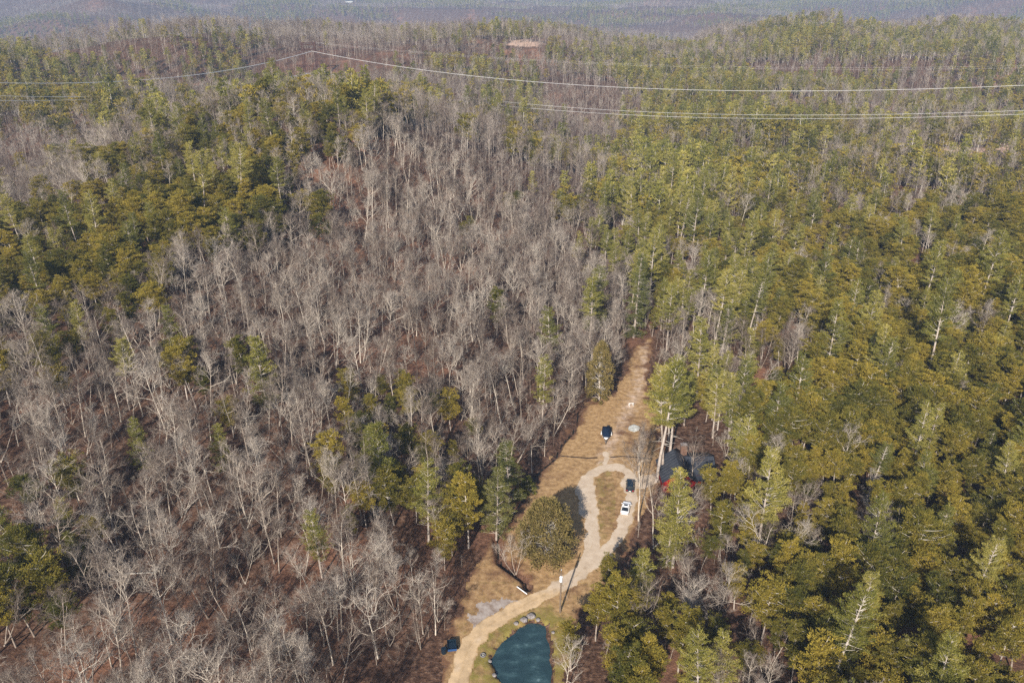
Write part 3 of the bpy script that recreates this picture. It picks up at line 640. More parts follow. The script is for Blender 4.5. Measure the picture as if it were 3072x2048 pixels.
class Leaf:
    """many small needle faces"""
    def __init__(s): s.c = []; s.d = []; s.w = []; s.l = []
    def add(s, c, d, l, w): s.c.append(c); s.d.append(d); s.l.append(l); s.w.append(w)
    def mesh(s, name, mat_, rg):
        c = np.concatenate(s.c); d = np.concatenate(s.d); l = np.concatenate(s.l)[:, None]; w_ = np.concatenate(s.w)[:, None]
        d /= np.linalg.norm(d, axis=1)[:, None] + 1e-9
        r = rg.normal(0, 1, c.shape) + np.array([0, 0, 0.3]); a = np.cross(d, r); a /= np.linalg.norm(a, axis=1)[:, None] + 1e-9
        v = np.stack([c - a * w_ * 0.35, c + a * w_ * 0.35, c + d * l * 0.7 + a * w_ * 0.5, c + d * l, c + d * l * 0.6 - a * w_ * 0.5], 1)
        n = len(c); me = bpy.data.meshes.new(name)
        me.vertices.add(n * 5); me.vertices.foreach_set('co', v.reshape(-1))
        me.loops.add(n * 5); me.loops.foreach_set('vertex_index', np.arange(n * 5, dtype=np.int32))
        me.polygons.add(n); me.polygons.foreach_set('loop_start', np.arange(n, dtype=np.int32) * 5)
        me.update(calc_edges=True); me.materials.append(mat_); return me
def pad(lf, rg, c, out, rad, n, flat=0.4, size=0.4, wid=0.14):
    o = rg.normal(0, 1, (n, 3)); o /= np.linalg.norm(o, axis=1)[:, None]; o *= (rg.random((n, 1)) ** 0.5) * rad; o[:, 2] *= flat
    d = rg.normal(0, 0.5, (n, 3)) + o / rad * 0.9 + np.array([0, 0, 0.45]) + out * 0.6
    lf.add(c + o, d, size * rg.uniform(0.6, 1.3, n), wid * rg.uniform(0.6, 1.3, n))
def yellow_pine(seed, H=14.0, W=3.2, start=0.38, lod=0, m=None):
    rg = np.random.default_rng(seed); tr, lb_, lf = MB(), MB(), Leaf()
    tp = curve(rg, np.array([0, 0, -0.4]), np.array([*rg.normal(0, 0.05, 2), 1.0]), H * 0.97, 8, 0.2, 0.04)
    rad = (0.011 * H + 0.02) * (1 - np.linspace(0, 1, 9) * 0.85); tr.tube(tp, rad, 6 if lod == 0 else 4)
    nb = 34 if lod == 0 else 18
    for i in range(nb):
        f = start + (0.99 - start) * (i + rg.uniform(0, 1)) / nb
        k = f * 8; a = int(min(k, 7)); p = tp[a] + (tp[a + 1] - tp[a]) * (k - a)
        q = (f - start) / (1 - start); prof = math.sin(math.pi * (0.20 + 0.72 * q)) ** 0.7
        L = W * prof * rg.uniform(0.5, 1.35); az = i * 2.4 + rg.uniform(-.6, .6)
        d = np.array([math.cos(az), math.sin(az), rg.uniform(0.05, 0.55)])
        lp = curve(rg, p, d, L, 4, 0.35, 0.13)
        lb_.tube(lp, 0.06 * (1 - np.linspace(0, 1, 5) * 0.7) * (1 if lod == 0 else 1.3), 3)
        for j, g in enumerate((0.35, 0.55, 0.72, 0.88, 1.0) if lod == 0 else (0.55, 0.95)):
            kk = min(g, 0.999) * 4; a2 = int(kk); c = lp[a2] + (lp[a2 + 1] - lp[a2]) * (kk - a2)
            out = unit(lp[-1] - lp[0])
            for e in range(2 if lod == 0 else 1):
                cc = c + rg.normal(0, (0.18 + 0.35 * g) * W / 3, 3) * np.array([1, 1, 0.35])
                if lod == 0: pad(lf, rg, cc, out, rg.uniform(0.28, 0.68) * W / 3.2, 26, 0.3, 0.38, 0.095)
                else: pad(lf, rg, cc, out, rg.uniform(0.7, 1.15) * W / 3.2, 16, 0.3, 0.8, 0.30)
    return tr, lb_, lf.mesh('pine_needles', m or M_vpine, rg)
def white_pine(seed, H=26.0, W=5.0, start=0.4, lod=0, m=None, droop=0.0):
    rg = np.random.default_rng(seed); tr, lb_, lf = MB(), MB(), Leaf()
    tp = curve(rg, np.array([0, 0, -0.4]), np.array([*rg.normal(0, 0.02, 2), 1.0]), H * 0.98, 8, 0.2, 0.02)
    rad = (0.0125 * H + 0.03) * (1 - np.linspace(0, 1, 9) * 0.9); tr.tube(tp, rad, 7 if lod == 0 else 4)
    z = start * H; step = 0.95 if lod == 0 else 1.8
    for _ in range(6):                                  # dead lower limbs
        if droop: break
        f = rg.uniform(start * 0.55, start); k = f * 8; a = int(k); p = tp[a] + (tp[a + 1] - tp[a]) * (k - a); az = rg.uniform(0, 6.28)
        lb_.tube(curve(rg, p, np.array([math.cos(az), math.sin(az), rg.uniform(-.2, .3)]), rg.uniform(1.5, 3.5), 3, 0, 0.15), [0.05, 0.04, 0.03, 0.015], 3)
    while z < H * 0.97:
        q = (z - start * H) / (H * (1 - start)); nbr = int(rg.integers(4, 7))
        prof = (min(1, 0.62 + q * 1.8)) * (1 - q) ** 0.62 + 0.07
        for j in range(nbr):
            az = rg.uniform(0, 6.28); L = W * prof * rg.uniform(0.6, 1.2)
            k = z / (H * 0.98) * 8; a = int(min(k, 7)); p = tp[a] + (tp[a + 1] - tp[a]) * (k - a)
            rise = rg.uniform(-0.1, 0.3) + 0.7 * q if not droop else -droop + 0.5 * q
            lp = curve(rg, p, np.array([math.cos(az), math.sin(az), rise]), L, 4, 0.3, 0.08)
            lb_.tube(lp, (0.055 if lod == 0 else 0.07) * (1 - np.linspace(0, 1, 5) * 0.75), 3)
            out = unit(lp[-1] - lp[0]); side = unit(np.cross(out, UP)); npd = max(2, int(L * (1.7 if lod == 0 else 0.9)))
            for g in np.linspace(0.35, 1.0, npd):
                kk = min(g, 0.999) * 4; a2 = int(kk); c = lp[a2] + (lp[a2 + 1] - lp[a2]) * (kk - a2)
                c = c + side * rg.normal(0, 0.22 * L * (1.1 - g) + 0.12) + UP * rg.uniform(0, 0.15)
                if lod == 0: pad(lf, rg, c, out, rg.uniform(0.35, 0.72), 32, 0.28 if not droop else 0.7, 0.36, 0.08)
                else: pad(lf, rg, c, out, rg.uniform(0.6, 0.95), 9, 0.4, 0.85, 0.32)
        z += step * rg.uniform(0.75, 1.25)
    return tr, lb_, lf.mesh('pine_needles', m or M_wpine, rg)
def round_evergreen(seed, H, W, m, lumps=90, n=170, base=0.04, size=0.42, pw=0.6):
    rg = np.random.default_rng(seed); tr, lb_, lf = MB(), MB(), Leaf()
    tr.tube(curve(rg, np.array([0, 0, -0.4]), UP, H * 0.8, 5, 0, 0.03), [0.3, 0.26, 0.2, 0.14, 0.08, 0.03], 6)
    for i in range(lumps):
        q = (i + 0.5) / lumps; z = H * (base + (1 - base) * q)
        prof = (math.sin(math.pi * min(1, 0.22 + 0.78 * q))) ** pw if q > 0.36 else 0.9 + 0.1 * q / 0.36
        az = i * 2.39996 + rg.uniform(-.3, .3); r = W * prof * rg.uniform(0.58, 1.04)
        c = np.array([math.cos(az) * r * 0.86, math.sin(az) * r * 0.86, z * 0.95])
        out = unit(np.array([math.cos(az), math.sin(az), 0.4 + q]))
        lb_.tube([np.array([0, 0, z * 0.7]), c * np.array([.5, .5, .85]), c], [0.06, 0.045, 0.02], 3)
        pad(lf, rg, c, out, W * rg.uniform(0.12, 0.26), n, 0.8, size, size * 0.36)
    return tr, lb_, lf.mesh('needles', m, rg)

bare_specs = [('tall straight', dict(seed=1, spread=0.85, start=0.5)), ('broad-crowned', dict(seed=2, spread=1.25, start=0.42)),
              ('forked', dict(seed=3, spread=1.0, start=0.4, stems=2)), ('slender', dict(seed=4, spread=0.6, start=0.52)),
              ('leaning', dict(seed=5, spread=1.0, start=0.45, lean=0.16)), ('wide-branching', dict(seed=6, spread=1.35, start=0.34)),
              ('narrow-topped', dict(seed=7, spread=0.75, start=0.42)), ('crooked', dict(seed=8, spread=1.1, start=0.5, lean=0.1)),
              ('multi-stemmed', dict(seed=9, spread=0.9, start=0.35, stems=3))]
BARE = []
for nm, kw in bare_specs:
    t, c, l = bare_tree(**kw); BARE.append((nm, t.mesh('bare_trunk', M_bark, True), (l.mesh('l', M_bark), c.mesh('t', M_twig))))
FARP = []
for s in range(4):
    t, c, l = bare_tree(seed=40 + s, spread=(0.8, 1.1, 1.3, 0.9)[s], lod=1); t.add(l.v, l.f); FARP.append((t.mesh('a', M_twig), c.mesh('b', M_twig)))
def pack(t3):
    t, l, f = t3; return (t.mesh('pine_trunk', M_pbark, True), l.mesh('pine_limbs', M_deadlimb), f)
YP = [('low spreading', pack(yellow_pine(61, 13, 3.6, 0.35))), ('rounded', pack(yellow_pine(62, 14, 3.0, 0.3))), ('flat-topped', pack(yellow_pine(63, 15, 3.5, 0.5))),
      ('narrow', pack(yellow_pine(64, 15, 2.4, 0.35))), ('ragged', pack(yellow_pine(65, 14, 3.3, 0.45)))]
WP = [('tall', pack(white_pine(71, 26, 5.0, 0.38))), ('tiered', pack(white_pine(72, 24, 4.6, 0.3))), ('high-crowned', pack(white_pine(73, 28, 4.6, 0.5))), ('full-crowned', pack(white_pine(74, 22, 4.4, 0.18)))]
def merged(t3, name):
    t, l, f = t3; t.add(l.v, l.f); me = t.mesh(name, M_deadlimb)
    return me, f
def join_mesh(parts, name):
    """one mesh out of several, keeping a material slot each"""
    vs, fs, mi, mats = [], [], [], []; b = 0
    loops = []; starts = []; tot = 0
    for k, me in enumerate(parts):
        n = len(me.vertices); co = np.empty(n * 3); me.vertices.foreach_get('co', co); vs.append(co)
        ln = len(me.loops); li = np.empty(ln, np.int32); me.loops.foreach_get('vertex_index', li); loops.append(li + b)
        pn = len(me.polygons); st = np.empty(pn, np.int32); me.polygons.foreach_get('loop_start', st); starts.append(st + tot)
        mi.append(np.full(pn, k, np.int32)); b += n; tot += ln; base = len(mats); mats += list(me.materials)
        mx = np.empty(pn, np.int32); me.polygons.foreach_get('material_index', mx); mi[-1] = mx + base
    out = bpy.data.meshes.new(name); out.vertices.add(b); out.vertices.foreach_set('co', np.concatenate(vs))
    out.loops.add(tot); out.loops.foreach_set('vertex_index', np.concatenate(loops))
    s = np.concatenate(starts); out.polygons.add(len(s)); out.polygons.foreach_set('loop_start', s)
    for m in mats: out.materials.append(m)
    out.polygons.foreach_set('material_index', np.concatenate(mi)); out.update(calc_edges=True); return out
PINE_FAR = []
for s in range(3):
    me, f = merged(yellow_pine(81 + s, 14, (3.6, 3.1, 2.7)[s], 0.35, 1), 'l'); PINE_FAR.append(join_mesh([me, f], 'far_pine'))
for s in range(2):
    me, f = merged(white_pine(86 + s, 22, 4.4, 0.25, 1), 'l'); PINE_FAR.append(join_mesh([me, f], 'far_white_pine'))
BARE = [(n, t, join_mesh(list(c), 'bare_branches')) for n, t, c in BARE]
BARE_FAR = [join_mesh(list(p), 'far_bare_tree') for p in FARP]
NEAR_BARE_J = [join_mesh([t, c], 'woodland_bare_tree') for _, t, c in BARE]
NEAR_YP_J = [join_mesh(list(p), 'woodland_pine') for _, p in YP]
NEAR_WP_J = [join_mesh(list(p), 'woodland_white_pine') for _, p in WP]

# ---------------------------------------------------------------- where pines and bare trees grow (share of pines, 24 x 16 map of the ground seen)
PINEMAP = ["222221111124223445566666", "545545311332137765555456", "776543678523513788865567", "111258974111434888876556", "145899721100457687877677", "789987411013136788888888", "889811000001053568888888", "752221100001332656777877", "311121210000201077677788", "111121015410100865788788", "000101003332000547878788", "021000013466400045777778", "631000001134000015567778", "762000000010000113777788", "741000000000022237888888", "222001000000057668888888"]
PM = np.array([[int(c) for c in r] for r in PINEMAP]) / 9.0
def pine_share(u, v):
    gx = np.clip(u / 1024 * 24 - 0.5, 0, 22.999); gy = np.clip(v / 682 * 16 - 0.5, 0, 14.999)
    ix, iy = gx.astype(int), gy.astype(int); fx, fy = gx - ix, gy - iy
    return np.where((v < 215) & (u > 540), 0.84, 1.0) * (PM[iy, ix] * (1 - fx) + PM[iy, ix + 1] * fx) * (1 - fy) + np.where((v < 215) & (u > 540), 0.84, 1.0) * (PM[iy + 1, ix] * (1 - fx) + PM[iy + 1, ix + 1] * fx) * fy
rg = np.random.default_rng(5)
def scatter(r0, r1, step, half):
    n = int(r1 / step) + 1
    gx, gy = np.meshgrid(np.arange(-n, n + 1), np.arange(0, n + 1))
    x = (gx + rg.uniform(-.47, .47, gx.shape)) * step; y = (gy + rg.uniform(-.47, .47, gx.shape)) * step
    r = np.hypot(x, y); k = (r >= r0) & (r < r1) & (np.abs(np.degrees(np.arctan2(x, y))) < half)
    return x[k], y[k]
EXCL = []       # positions of trees set one by one
def ok_mask(x, y):
    k = np.ones(len(x), bool); nr = np.hypot(x, y) < 330
    xn, yn = x[nr], y[nr]
    m = (sdist(xn, yn, LAWN) > 0.8) & (sdist(xn, yn, YARD) > 1.5) & (sdist(xn, yn, RIGHTBARE) > 1.0) & (dr_sd(xn, yn) > 1.5) & (sdist(xn, yn, POND) > 1.5) & (seg_dist(xn, yn, CREEK) > 1.2)
    for ex, ey, er in EXCL: m &= np.hypot(xn - ex, yn - ey) > er
    k[nr] = m; return k

# ---------------------------------------------------------------- trees set one by one
def place_tree(name, parts, loc, s, rz, label, cat, group=None, sz=None, tilt=0.0):
    root = empty(name, loc, rz); root.scale = (s, s, sz or s); root.rotation_euler = (tilt, 0, rz)
    for nm, me in parts: link(nm, me, None, root)
    return tag(root, label, cat, group)
BT = {n: [('trunk', t), ('crown', c)] for n, t, c in BARE}
PT = {n: [('trunk', p[0]), ('limbs', p[1]), ('foliage', p[2])] for n, p in YP + WP}
SPECIAL = {'cedar': pack(round_evergreen(91, 15, 6.6, M_cedar, 170, 150)), 'spruce': pack(white_pine(92, 30, 4.6, 0.05, 0, M_dark, 0.35)),
           'bushy': pack(round_evergreen(93, 19, 4.3, M_cedar, 110, 110, pw=0.8)), 'shrub': pack(round_evergreen(94, 5, 2.0, M_wpine, 40, 90, size=0.3)),
           'darkpine': pack(white_pine(95, 24, 5.0, 0.12, 0, M_dark, 0.05)), 'cone': pack(white_pine(96, 16, 3.3, 0.08))}
PTS = {k: [('trunk', p[0]), ('limbs', p[1]), ('foliage', p[2])] for k, p in SPECIAL.items()}
HAND = [  # base in the measured view, kind, height, label, category
 (1254,1278,'cedar',14.5,'big round olive evergreen with dense foliage beside the driveway bend','evergreen tree','round_cedar_tree'),
 (1455,775,'spruce',30,'tall dark conical spruce at the top end of the clearing','spruce','spruce_tree'),
 (1376,918,'bushy',19,'dense bushy evergreen on the left edge of the upper clearing','evergreen tree','bushy_cedar_tree'),
 (1212,1134,'shrub',5,'small rounded bright green shrub beside the creek','shrub','evergreen_shrub'),
 (1508,1106,'high-crowned',33,'tall pine with long bare trunk, left of the pair at the house corner','pine','white_pine_tree'),
 (1521,1096,'high-crowned',31,'tall pine with long bare trunk, nearest the dark house roof','pine','white_pine_tree'),
 (1538,1050,'tall',28,'tall pine standing just behind the house chimney side','pine','white_pine_tree'),
 (1735,1285,'tall',27,'large pale-trunked pine with layered crown right of the house','pine','white_pine_tree'),
 (1545,1302,'full-crowned',24,'full pine with bare lower trunk in front of the red house','pine','white_pine_tree'),
 (1530,1300,'cone',14,'shorter pine beside the full pine in front of the red house','pine','white_pine_tree'),
 (1632,1180,'rounded',13,'rounded pine hiding the right front corner of the house','pine','pine_tree'),
 (1695,1120,'tiered',20,'light green pine behind and right of the dark roof','pine','white_pine_tree'),
 (1600,905,'tiered',25,'tall tiered pine above the house, beside the upper clearing','pine','white_pine_tree'),
 (1530,812,'tall',24,'tall pine on the right of the clearing\'s narrow top end','pine','white_pine_tree'),
 (1640,800,'high-crowned',27,'thin-crowned tall pine with visible white trunk in the valley','pine','white_pine_tree'),
 (1362,770,'darkpine',25,'dark green full-crowned evergreen among bare trees left of the spruce','evergreen tree','dark_pine_tree'),
 (1141,770,'narrow',16,'lone narrow pine on the middle of the bare wooded slope','pine','pine_tree'),
 (1262,852,'tiered',22,'pale green pine amid bare trees left of the bushy evergreen','pine','white_pine_tree'),
 (1246,965,'tiered',20,'slim pine above the creek at the edge of bare woods','pine','white_pine_tree'),
 (406,822,'cone',16,'cone-shaped pine, upper of the scattered pines on the left slope','pine','white_pine_tree'),
 (432,922,'rounded',17,'wide pine below the cone-shaped one on the left slope','pine','pine_tree'),
 (574,905,'narrow',17,'narrow pine, left of the close pair on the left slope','pine','pine_tree'),
 (614,940,'cone',21,'tall cone-shaped pine, right of the close pair on the left slope','pine','white_pine_tree'),
 (331,1080,'cone',14,'isolated bright pine on the lower left slope, farther left','pine','white_pine_tree'),
 (514,1082,'cone',13,'isolated bright pine on the lower left slope, farther right','pine','white_pine_tree'),
 (880,1152,'cone',22,'tall pine left of centre above a clump of pines','pine','white_pine_tree'),
 (906,1205,'rounded',14,'low pine directly below the tall pine left of centre','pine','pine_tree'),
 (985,1245,'tiered',21,'spreading silvery pine in the clump left of the clearing','pine','white_pine_tree'),
 (1076,1258,'narrow',18,'narrow yellow-green pine at the clump\'s right side','pine','pine_tree'),
 (1140,1240,'darkpine',20,'dark evergreen at the clearing\'s left edge above the round cedar','evergreen tree','dark_pine_tree'),
 (1170,1165,'darkpine',19,'dark evergreen in shade beside the creek bend','evergreen tree','dark_pine_tree'),
 (740,1325,'tiered',17,'open-crowned pine alone among bare trees left of the driveway','pine','white_pine_tree'),
 (105,1195,'flat-topped',12,'flat-topped yellow-green pine near the left edge','pine','pine_tree'),
 (36,1325,'cone',19,'yellow-green conical pine at the left edge','pine','white_pine_tree'),
 (140,1430,'low spreading',15,'broad low pine near the bottom left corner','pine','pine_tree'),
 (80,1460,'rounded',15,'rounded pine below the conical pine at the left edge','pine','pine_tree'),
 (190,1330,'cone',12,'small dark pine on the right side of the lower left pines','pine','white_pine_tree'),
 (1395,1368,'narrow',11,'small pine beside the driveway fork','pine','pine_tree'),
 (1465,1405,'cone',16,'cone-shaped pine behind the pale bare tree right of the driveway','pine','white_pine_tree'),
 (1368,1470,'narrow',14,'slim pine on the bank between utility pole and woods','pine','pine_tree'),
 (1312,1540,'narrow',12,'thin pine growing beside the right shore of the pond','pine','pine_tree'),
 (1455,1610,'rounded',14,'rounded pine at the bottom edge right of the pond','pine','pine_tree'),
 (1185,1320,'multi-stemmed',11,'multi-stemmed bare grey tree left of the round cedar','bare tree','bare_tree'),
 (1588,1122,'wide-branching',15,'spreading bare tree in front of the dark house roof','bare tree','bare_tree'),
 (1466,1112,'slender',18,'slender bare tree just right of the dark parked car','bare tree','bare_tree'),
 (1474,1122,'forked',15,'forked bare tree between the dark car and the house','bare tree','bare_tree'),
 (1467,1195,'slender',22,'tall thin bare tree beside the white car','bare tree','bare_tree'),
 (1466,1485,'wide-branching',16,'pale broad bare tree in front of the cone-shaped pine','bare tree','bare_tree'),
 (1297,1600,'wide-branching',13,'bare tree with white branches reaching over the pond','bare tree','bare_tree'),
 (1270,1000,'forked',17,'bare tree with twin stems on the creek bank','bare tree','bare_tree'),
 (1222,1085,'crooked',12,'small crooked bare tree leaning beside the creek','bare tree','bare_tree'),
]
BASEH = {'cedar': 15, 'spruce': 30, 'bushy': 19, 'shrub': 5, 'darkpine': 24, 'cone': 16, 'low spreading': 13, 'rounded': 14, 'flat-topped': 15, 'narrow': 15, 'ragged': 14,
         'tall': 26, 'tiered': 24, 'high-crowned': 28, 'full-crowned': 22}
OPEN = []
random.seed(3)
for bx_, by_, kind, H, lab, cat, nm in HAND:
    p = on_z(bx_ * D, by_ * D, 0) if by_ > 1500 else hit(bx_ * D, by_ * D)
    p[2] = h1(p[0], p[1]) - 0.05
    parts = PTS.get(kind) or PT.get(kind) or BT[kind]
    s = H / BASEH.get(kind, 20)
    place_tree(nm, parts, p, s, random.uniform(0, 6.28), lab, cat)
    hu, hv0, _h = project(p[0], p[1], p[2] + H * 0.95); _u, hv1, _h = project(p[0], p[1], p[2] + H * 0.35)
    OPEN.append((float(hu), float(hv0), float(hv1), p[1], 0 if 'bare' in nm else 1))
    EXCL.append((p[0], p[1], 2.6 if kind not in ('cedar',) else 8.0))
    if kind in ('spruce', 'bushy', 'darkpine'): EXCL[-1] = (p[0], p[1], 4.5)
    # keep the view of these trees open: nothing tall close in front of the isolated ones

# ---------------------------------------------------------------- the woodland
recs = []        # x, y, z, kind(0 bare,1 yellow pine,2 white pine), variant, scale, rot
x, y = scatter(52, 560, 4.2, 42); k = ok_mask(x, y); x, y = x[k], y[k]
z = height(x, y); u, v, dep = project(x, y, z + 6)
ps = pine_share(u, v)
pn = ps + fbm(x / 22, y / 22, 51, 2) * 0.7 * (ps > 0.06) * (ps < 0.97)
ispine = rg.random(len(x)) < np.clip((pn - 0.5) * 1.25 + 0.38, 0, 1) * np.where(ps < 0.1, 0.15, 1.0)
keepb = rg.random(len(x)) < np.where(ispine, 0.90, 0.80 - 0.10 * (ps > 0.6))
thin = np.hypot((u - 330) / 80, (v - 62) / 20) < 1; keepb &= ~(thin & (rg.random(len(x)) < 0.6))
cut = (np.hypot((u - 965) / 44, (v - 155) / 13) < 1) | (np.hypot((u - 925) / 22, (v - 157) / 5) < 1) | (np.hypot((u - 1010) / 22, (v - 146) / 7) < 1); keepb &= ~(cut & (rg.random(len(x)) < 0.85))
uh, vh, dh = project(x, y, z + 9)
keepb &= ~((np.abs(uh - 687) < 30) & (vh > 440) & (vh < 505) & (y < 156))
keepb &= ~((y < 101) & (x > -28) & (x < 14))
ug, vg, _g = project(x, y, z)
for hu, hv0, hv1, hy_, ev in OPEN:
    if ev and hu < 660: keepb &= ~((np.abs(uh - hu) < 11) & (vh > hv0 - 6) & (vh < hv1 + 12) & (y < hy_) & (y > hy_ - 45) & (rg.random(len(x)) < 0.85))
keepb &= ~((ug > 645) & (ug < 715) & (vg > 525) & (vg < 625) & (rg.random(len(x)) < 0.6))
keepb &= ~((uh > 596) & (uh < 652) & (vh > 470) & (vh < 600) & (y < 165))
keepb &= ~((np.abs(uh - 575) < 28) & (np.abs(vh - 600) < 38))
x, y, z, u, v, dep, ispine, ps = [a[keepb] for a in (x, y, z, u, v, dep, ispine, ps)]
valley = np.hypot((u - 670) / 90, (v - 330) / 170) < 1
hn = 1.0 + fbm(x / 24, y / 24, 91, 2) * 0.55
white = rg.random(len(x)) < np.where(valley, 0.55, 0.10)
sapl = (~ispine) & (rg.random(len(x)) < 0.30)
for i in range(len(x)):
    if ispine[i] and white[i]: kd, va, s = 2, int(rg.integers(4)), rg.uniform(0.62, 0.95)
    elif ispine[i]: kd, va, s = 1, int(rg.integers(5)), rg.uniform(0.55, 1.15)
    else:
        kd, va = 0, int(rg.integers(9)); s = rg.uniform(0.3, 0.55) if sapl[i] else rg.uniform(0.62, 1.0)
        if ps[i] > 0.6: s *= 0.9
    s *= hn[i] if kd else 1
    recs.append((x[i], y[i], z[i], kd, va, s, rg.uniform(0, 6.28), u[i], v[i], dep[i]))
NREC = recs
# largest in the photo become things of their own
def size_px(r): return (20 if r[3] == 0 else 14 if r[3] == 1 else 25) * r[5] / r[9]
def in_frame(r): 
    uu, vv, _ = project(r[0], r[1], r[2] + 8 * r[5]); return 0 < uu < 1024 and 0 < vv < 690
cand_b = sorted([i for i, r in enumerate(recs) if r[3] == 0 and in_frame(r)], key=lambda i: -size_px(recs[i]))[:292]
cand_p = sorted([i for i, r in enumerate(recs) if r[3] > 0 and in_frame(r)], key=lambda i: -size_px(recs[i]))[:262]
chosen = set(cand_b) | set(cand_p)
LM = [('the round cedar', 548, 535), ('the pond', 525, 655), ('the white car', 626, 503), ('the house roof', 690, 460), ('the dark spruce', 635, 300), ('the covered boat', 607, 432),
      ('the utility pole', 559, 590), ('the open-crowned pine', 322, 530), ('the flat-topped pine', 45, 485), ('the close pine pair', 258, 352),
      ('the upper cone-shaped pine', 174, 320), ('the bright isolated pine', 143, 430), ('the bottom left corner', 0, 682), ('the bottom right corner', 1024, 682), ('the large layered pine', 755, 500),
      ('the lone mid-slope pine', 497, 300), ('the middle of the left edge', 0, 341), ('the middle of the right edge', 1024, 341), ('the power line tower', 309, 60), ('the dark creekside evergreen', 505, 480),
      ('the bare earth bank', 960, 150), ('the middle of the bottom edge', 512, 682), ('the pines left of the clearing', 420, 500), ('the bare forest strip', 761, 400), ('the pond outlet pole', 521, 591)]
ORD = ['nearest', 'second nearest', 'third nearest', 'fourth nearest', 'fifth nearest', 'sixth nearest', 'seventh nearest', 'eighth nearest', 'ninth nearest', 'tenth nearest', 'eleventh nearest', 'twelfth nearest']
DIRS = ['right of', 'upper right of', 'above', 'upper left of', 'left of', 'lower left of', 'below', 'lower right of']
rankn = {}; todo = []
for i in sorted(chosen, key=lambda i: -size_px(recs[i])):
    r = recs[i]; kd = r[3]; H = (20 if kd == 0 else 14 if kd == 1 else 25) * r[5]
    uu, vv, _ = project(r[0], r[1], r[2] + 0.65 * H)
    if kd == 0: look, parts, nm, cat, grp, word = BARE[r[4]][0], BT[BARE[r[4]][0]], 'bare_tree', 'bare tree', 'bare grey hardwoods of the woodland', 'bare tree'
    elif kd == 1: look, parts, nm, cat, grp, word = YP[r[4]][0], PT[YP[r[4]][0]], 'pine_tree', 'pine', 'pines of the woodland', 'yellow-green pine'
    else: look, parts, nm, cat, grp, word = WP[r[4]][0], PT[WP[r[4]][0]], 'white_pine_tree', 'pine', 'pines of the woodland', 'soft pine'
    todo.append((i, float(uu), float(vv), look, parts, nm, cat, grp, word))
def land(t):
    j = min(range(len(LM)), key=lambda j: math.hypot(t[1] - LM[j][1], t[2] - LM[j][2])); dx, dy = t[1] - LM[j][1], LM[j][2] - t[2]
    return j, int(round(math.degrees(math.atan2(dy, dx)) / 45)) % 8, math.hypot(dx, dy)
todo.sort(key=lambda t: land(t)[2])
for i, uu, vv, look, parts, nm, cat, grp, word in todo:
    r = recs[i]; j, dd, _ = land((i, uu, vv)); key = (look, word, j, dd); n = rankn.get(key, 0); rankn[key] = n + 1
    lab = f"{look} {word}, {ORD[n]} such {DIRS[dd]} {LM[j][0]}"
    place_tree(nm, parts, (r[0], r[1], r[2]), r[5], r[6], lab, cat, grp, sz=r[5] * (1.0 + 0.12 * math.sin(i)))

# the rest of the woodland, past what one could count: points that carry copies of the same trees
def point_cloud_stuff(name, pts, rots, scls, ids, meshes, label, cat):
    me = bpy.data.meshes.new(name); n = len(pts)
    me.vertices.add(n); me.vertices.foreach_set('co', np.asarray(pts, np.float32).ravel())
    for an, ty, arr in (('rz', 'FLOAT', rots), ('sc', 'FLOAT', scls), ('vid', 'INT', ids)):
        a = me.attributes.new(an, ty, 'POINT'); a.data.foreach_set('value', np.asarray(arr, np.float32 if ty == 'FLOAT' else np.int32))
    me.update(); o = link(name, me)
    c = bpy.data.collections.new(name + '_kinds')
    for i, m in enumerate(meshes):
        c.objects.link(bpy.data.objects.new('%s_kind_%02d' % (name, i), m))
    ng = bpy.data.node_groups.new(name + '_nodes', 'GeometryNodeTree')
    ng.interface.new_socket('Geometry', in_out='INPUT', socket_type='NodeSocketGeometry')
    ng.interface.new_socket('Geometry', in_out='OUTPUT', socket_type='NodeSocketGeometry')
    N, L = ng.nodes, ng.links
    gi, go = N.new('NodeGroupInput'), N.new('NodeGroupOutput')
    mp = N.new('GeometryNodeMeshToPoints'); ip = N.new('GeometryNodeInstanceOnPoints')
    ci = N.new('GeometryNodeCollectionInfo'); ci.inputs['Collection'].default_value = c
    ci.inputs['Separate Children'].default_value = True; ci.inputs['Reset Children'].default_value = True
    def at(an, ty):
        a = N.new('GeometryNodeInputNamedAttribute'); a.data_type = ty; a.inputs['Name'].default_value = an
        return next(s for s in a.outputs if s.name == 'Attribute' and s.enabled)
    cx = N.new('ShaderNodeCombineXYZ'); L.new(at('rz', 'FLOAT'), cx.inputs[2])
    e2r = N.new('FunctionNodeEulerToRotation'); L.new(cx.outputs[0], e2r.inputs[0])
    L.new(gi.outputs[0], mp.inputs[0]); L.new(mp.outputs[0], ip.inputs['Points']); L.new(ci.outputs[0], ip.inputs['Instance'])
    ip.inputs['Pick Instance'].default_value = True; L.new(at('vid', 'INT'), ip.inputs['Instance Index'])
    L.new(e2r.outputs[0], ip.inputs['Rotation']); L.new(at('sc', 'FLOAT'), ip.inputs['Scale'])
    L.new(ip.outputs[0], go.inputs[0])
    md = o.modifiers.new('scatter', 'NODES'); md.node_group = ng
    return tag(o, label, cat, kind='stuff')
rest = [r for i, r in enumerate(recs) if i not in chosen]
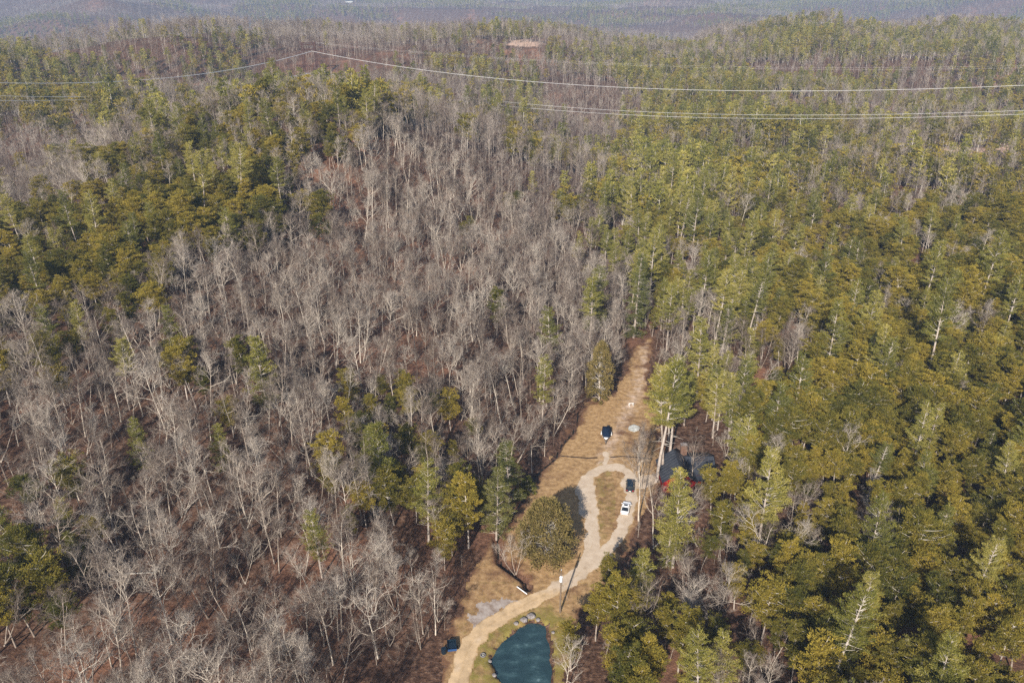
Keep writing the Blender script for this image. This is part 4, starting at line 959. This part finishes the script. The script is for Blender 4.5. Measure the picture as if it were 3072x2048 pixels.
# farther woodland
def far_band(r0, r1, step, half, grow):
    x, y = scatter(r0, r1, step, half); z = height(x, y); u, v, dep = project(x, y, z + 6)
    r = np.hypot(x, y)
    ps = pine_share(u, v)
    farm = np.clip((r - 950) / 300, 0, 1)
    ps = ps * (1 - farm) + farm * np.clip(0.42 + fbm(x / 260, y / 150, 77, 3) * 3.0, 0, 1)
    ps = ps + fbm(x / 60, y / 40, 52, 2) * 0.6 * (ps > 0.08)
    pine = rg.random(len(x)) < np.clip((ps - 0.5) * 1.7 + 0.5, 0, 1) * np.where(ps < 0.12, 0.3, 1)
    keep = np.hypot((u - 524) / 22, (v - 42) / 4) > 1
    keep &= (np.hypot((u - 700) / 60, (v - 17) / 2.2) > 1) & (np.hypot((u - 860) / 70, (v - 22) / 2.0) > 1)
    thin = np.hypot((u - 330) / 80, (v - 62) / 18) < 1; keep &= ~(thin & (rg.random(len(x)) < 0.55))
    pd = seg_dist(x, y, FIELD, True) if False else 9
    x, y, z, pine, r = [a[keep] for a in (x, y, z, pine, r)]
    return x, y, z, pine, grow * rg.uniform(0.7, 1.1, len(x)), rg.uniform(0, 6.28, len(x))
BP, PP = [], []
for r in rest:
    far = r[9] > 340
    if r[3] == 0: BP.append((r[0], r[1], r[2], r[6], r[5], (9 + r[4] % 4) if far else r[4]))
    elif r[3] == 1: PP.append((r[0], r[1], r[2], r[6], r[5], (9 + r[4] % 3) if far else r[4]))
    else: PP.append((r[0], r[1], r[2], r[6], r[5] * (1.1 if far else 1), (12 + r[4] % 2) if far else 5 + r[4]))
bx2, by2 = scatter(52, 300, 3.3, 40); kk = ok_mask(bx2, by2); bx2, by2 = bx2[kk], by2[kk]; kk = (rg.random(len(bx2)) < 0.35) & ~((by2 < 101) & (bx2 > -28) & (bx2 < 14)); bx2, by2 = bx2[kk], by2[kk]; bz2 = height(bx2, by2)
for i in range(len(bx2)): BP.append((bx2[i], by2[i], bz2[i], rg.uniform(0, 6.28), rg.uniform(0.10, 0.26), int(rg.integers(9))))
for args in ((560, 1300, 6.8, 38, 0.88), (1300, 2400, 9.5, 37, 0.95), (2400, 3600, 13, 36, 1.0), (3600, 5600, 19, 35, 1.3)):
    x, y, z, pine, s, rot = far_band(*args)
    for i in range(len(x)):
        if pine[i]:
            k = int(rg.integers(5)); PP.append((x[i], y[i], z[i], rot[i], s[i] * (1.1 if k < 3 else 0.9), 9 + k))
        else: BP.append((x[i], y[i], z[i], rot[i], s[i], 9 + int(rg.integers(4))))
BP, PP = np.array(BP), np.array(PP)
point_cloud_stuff('bare_woodland', BP[:, :3], BP[:, 3], BP[:, 4], BP[:, 5], NEAR_BARE_J + BARE_FAR, 'leafless grey woodland covering the slopes and far valley', 'woodland')
point_cloud_stuff('pine_woodland', PP[:, :3], PP[:, 3], PP[:, 4], PP[:, 5], NEAR_YP_J + NEAR_WP_J + PINE_FAR, 'olive green pine woodland covering the ridges and right side', 'woodland')
print('TREES', len(recs), len(BP), len(PP))

# ---------------------------------------------------------------- haze
m = MB(); zl, zh = float(Z.min()) - 1, float(Z.max()) + 40
m.box((0, 3700, (zl + zh) / 2), (15000, 8200, zh - zl))
HZ = bpy.data.materials.new('air_haze'); HZ.use_nodes = True; nt = HZ.node_tree; nt.nodes.clear()
pv = nt.nodes.new('ShaderNodeVolumePrincipled'); pv.inputs['Color'].default_value = (0.48, 0.68, 1.0, 1); pv.inputs['Density'].default_value = 0.000125
o_ = nt.nodes.new('ShaderNodeOutputMaterial'); nt.links.new(pv.outputs[0], o_.inputs['Volume'])
HZ.cycles.volume_sampling = 'DISTANCE'; HZ.cycles.homogeneous_volume = True
hz = m.build('haze', HZ); tag(hz, kind='stuff')
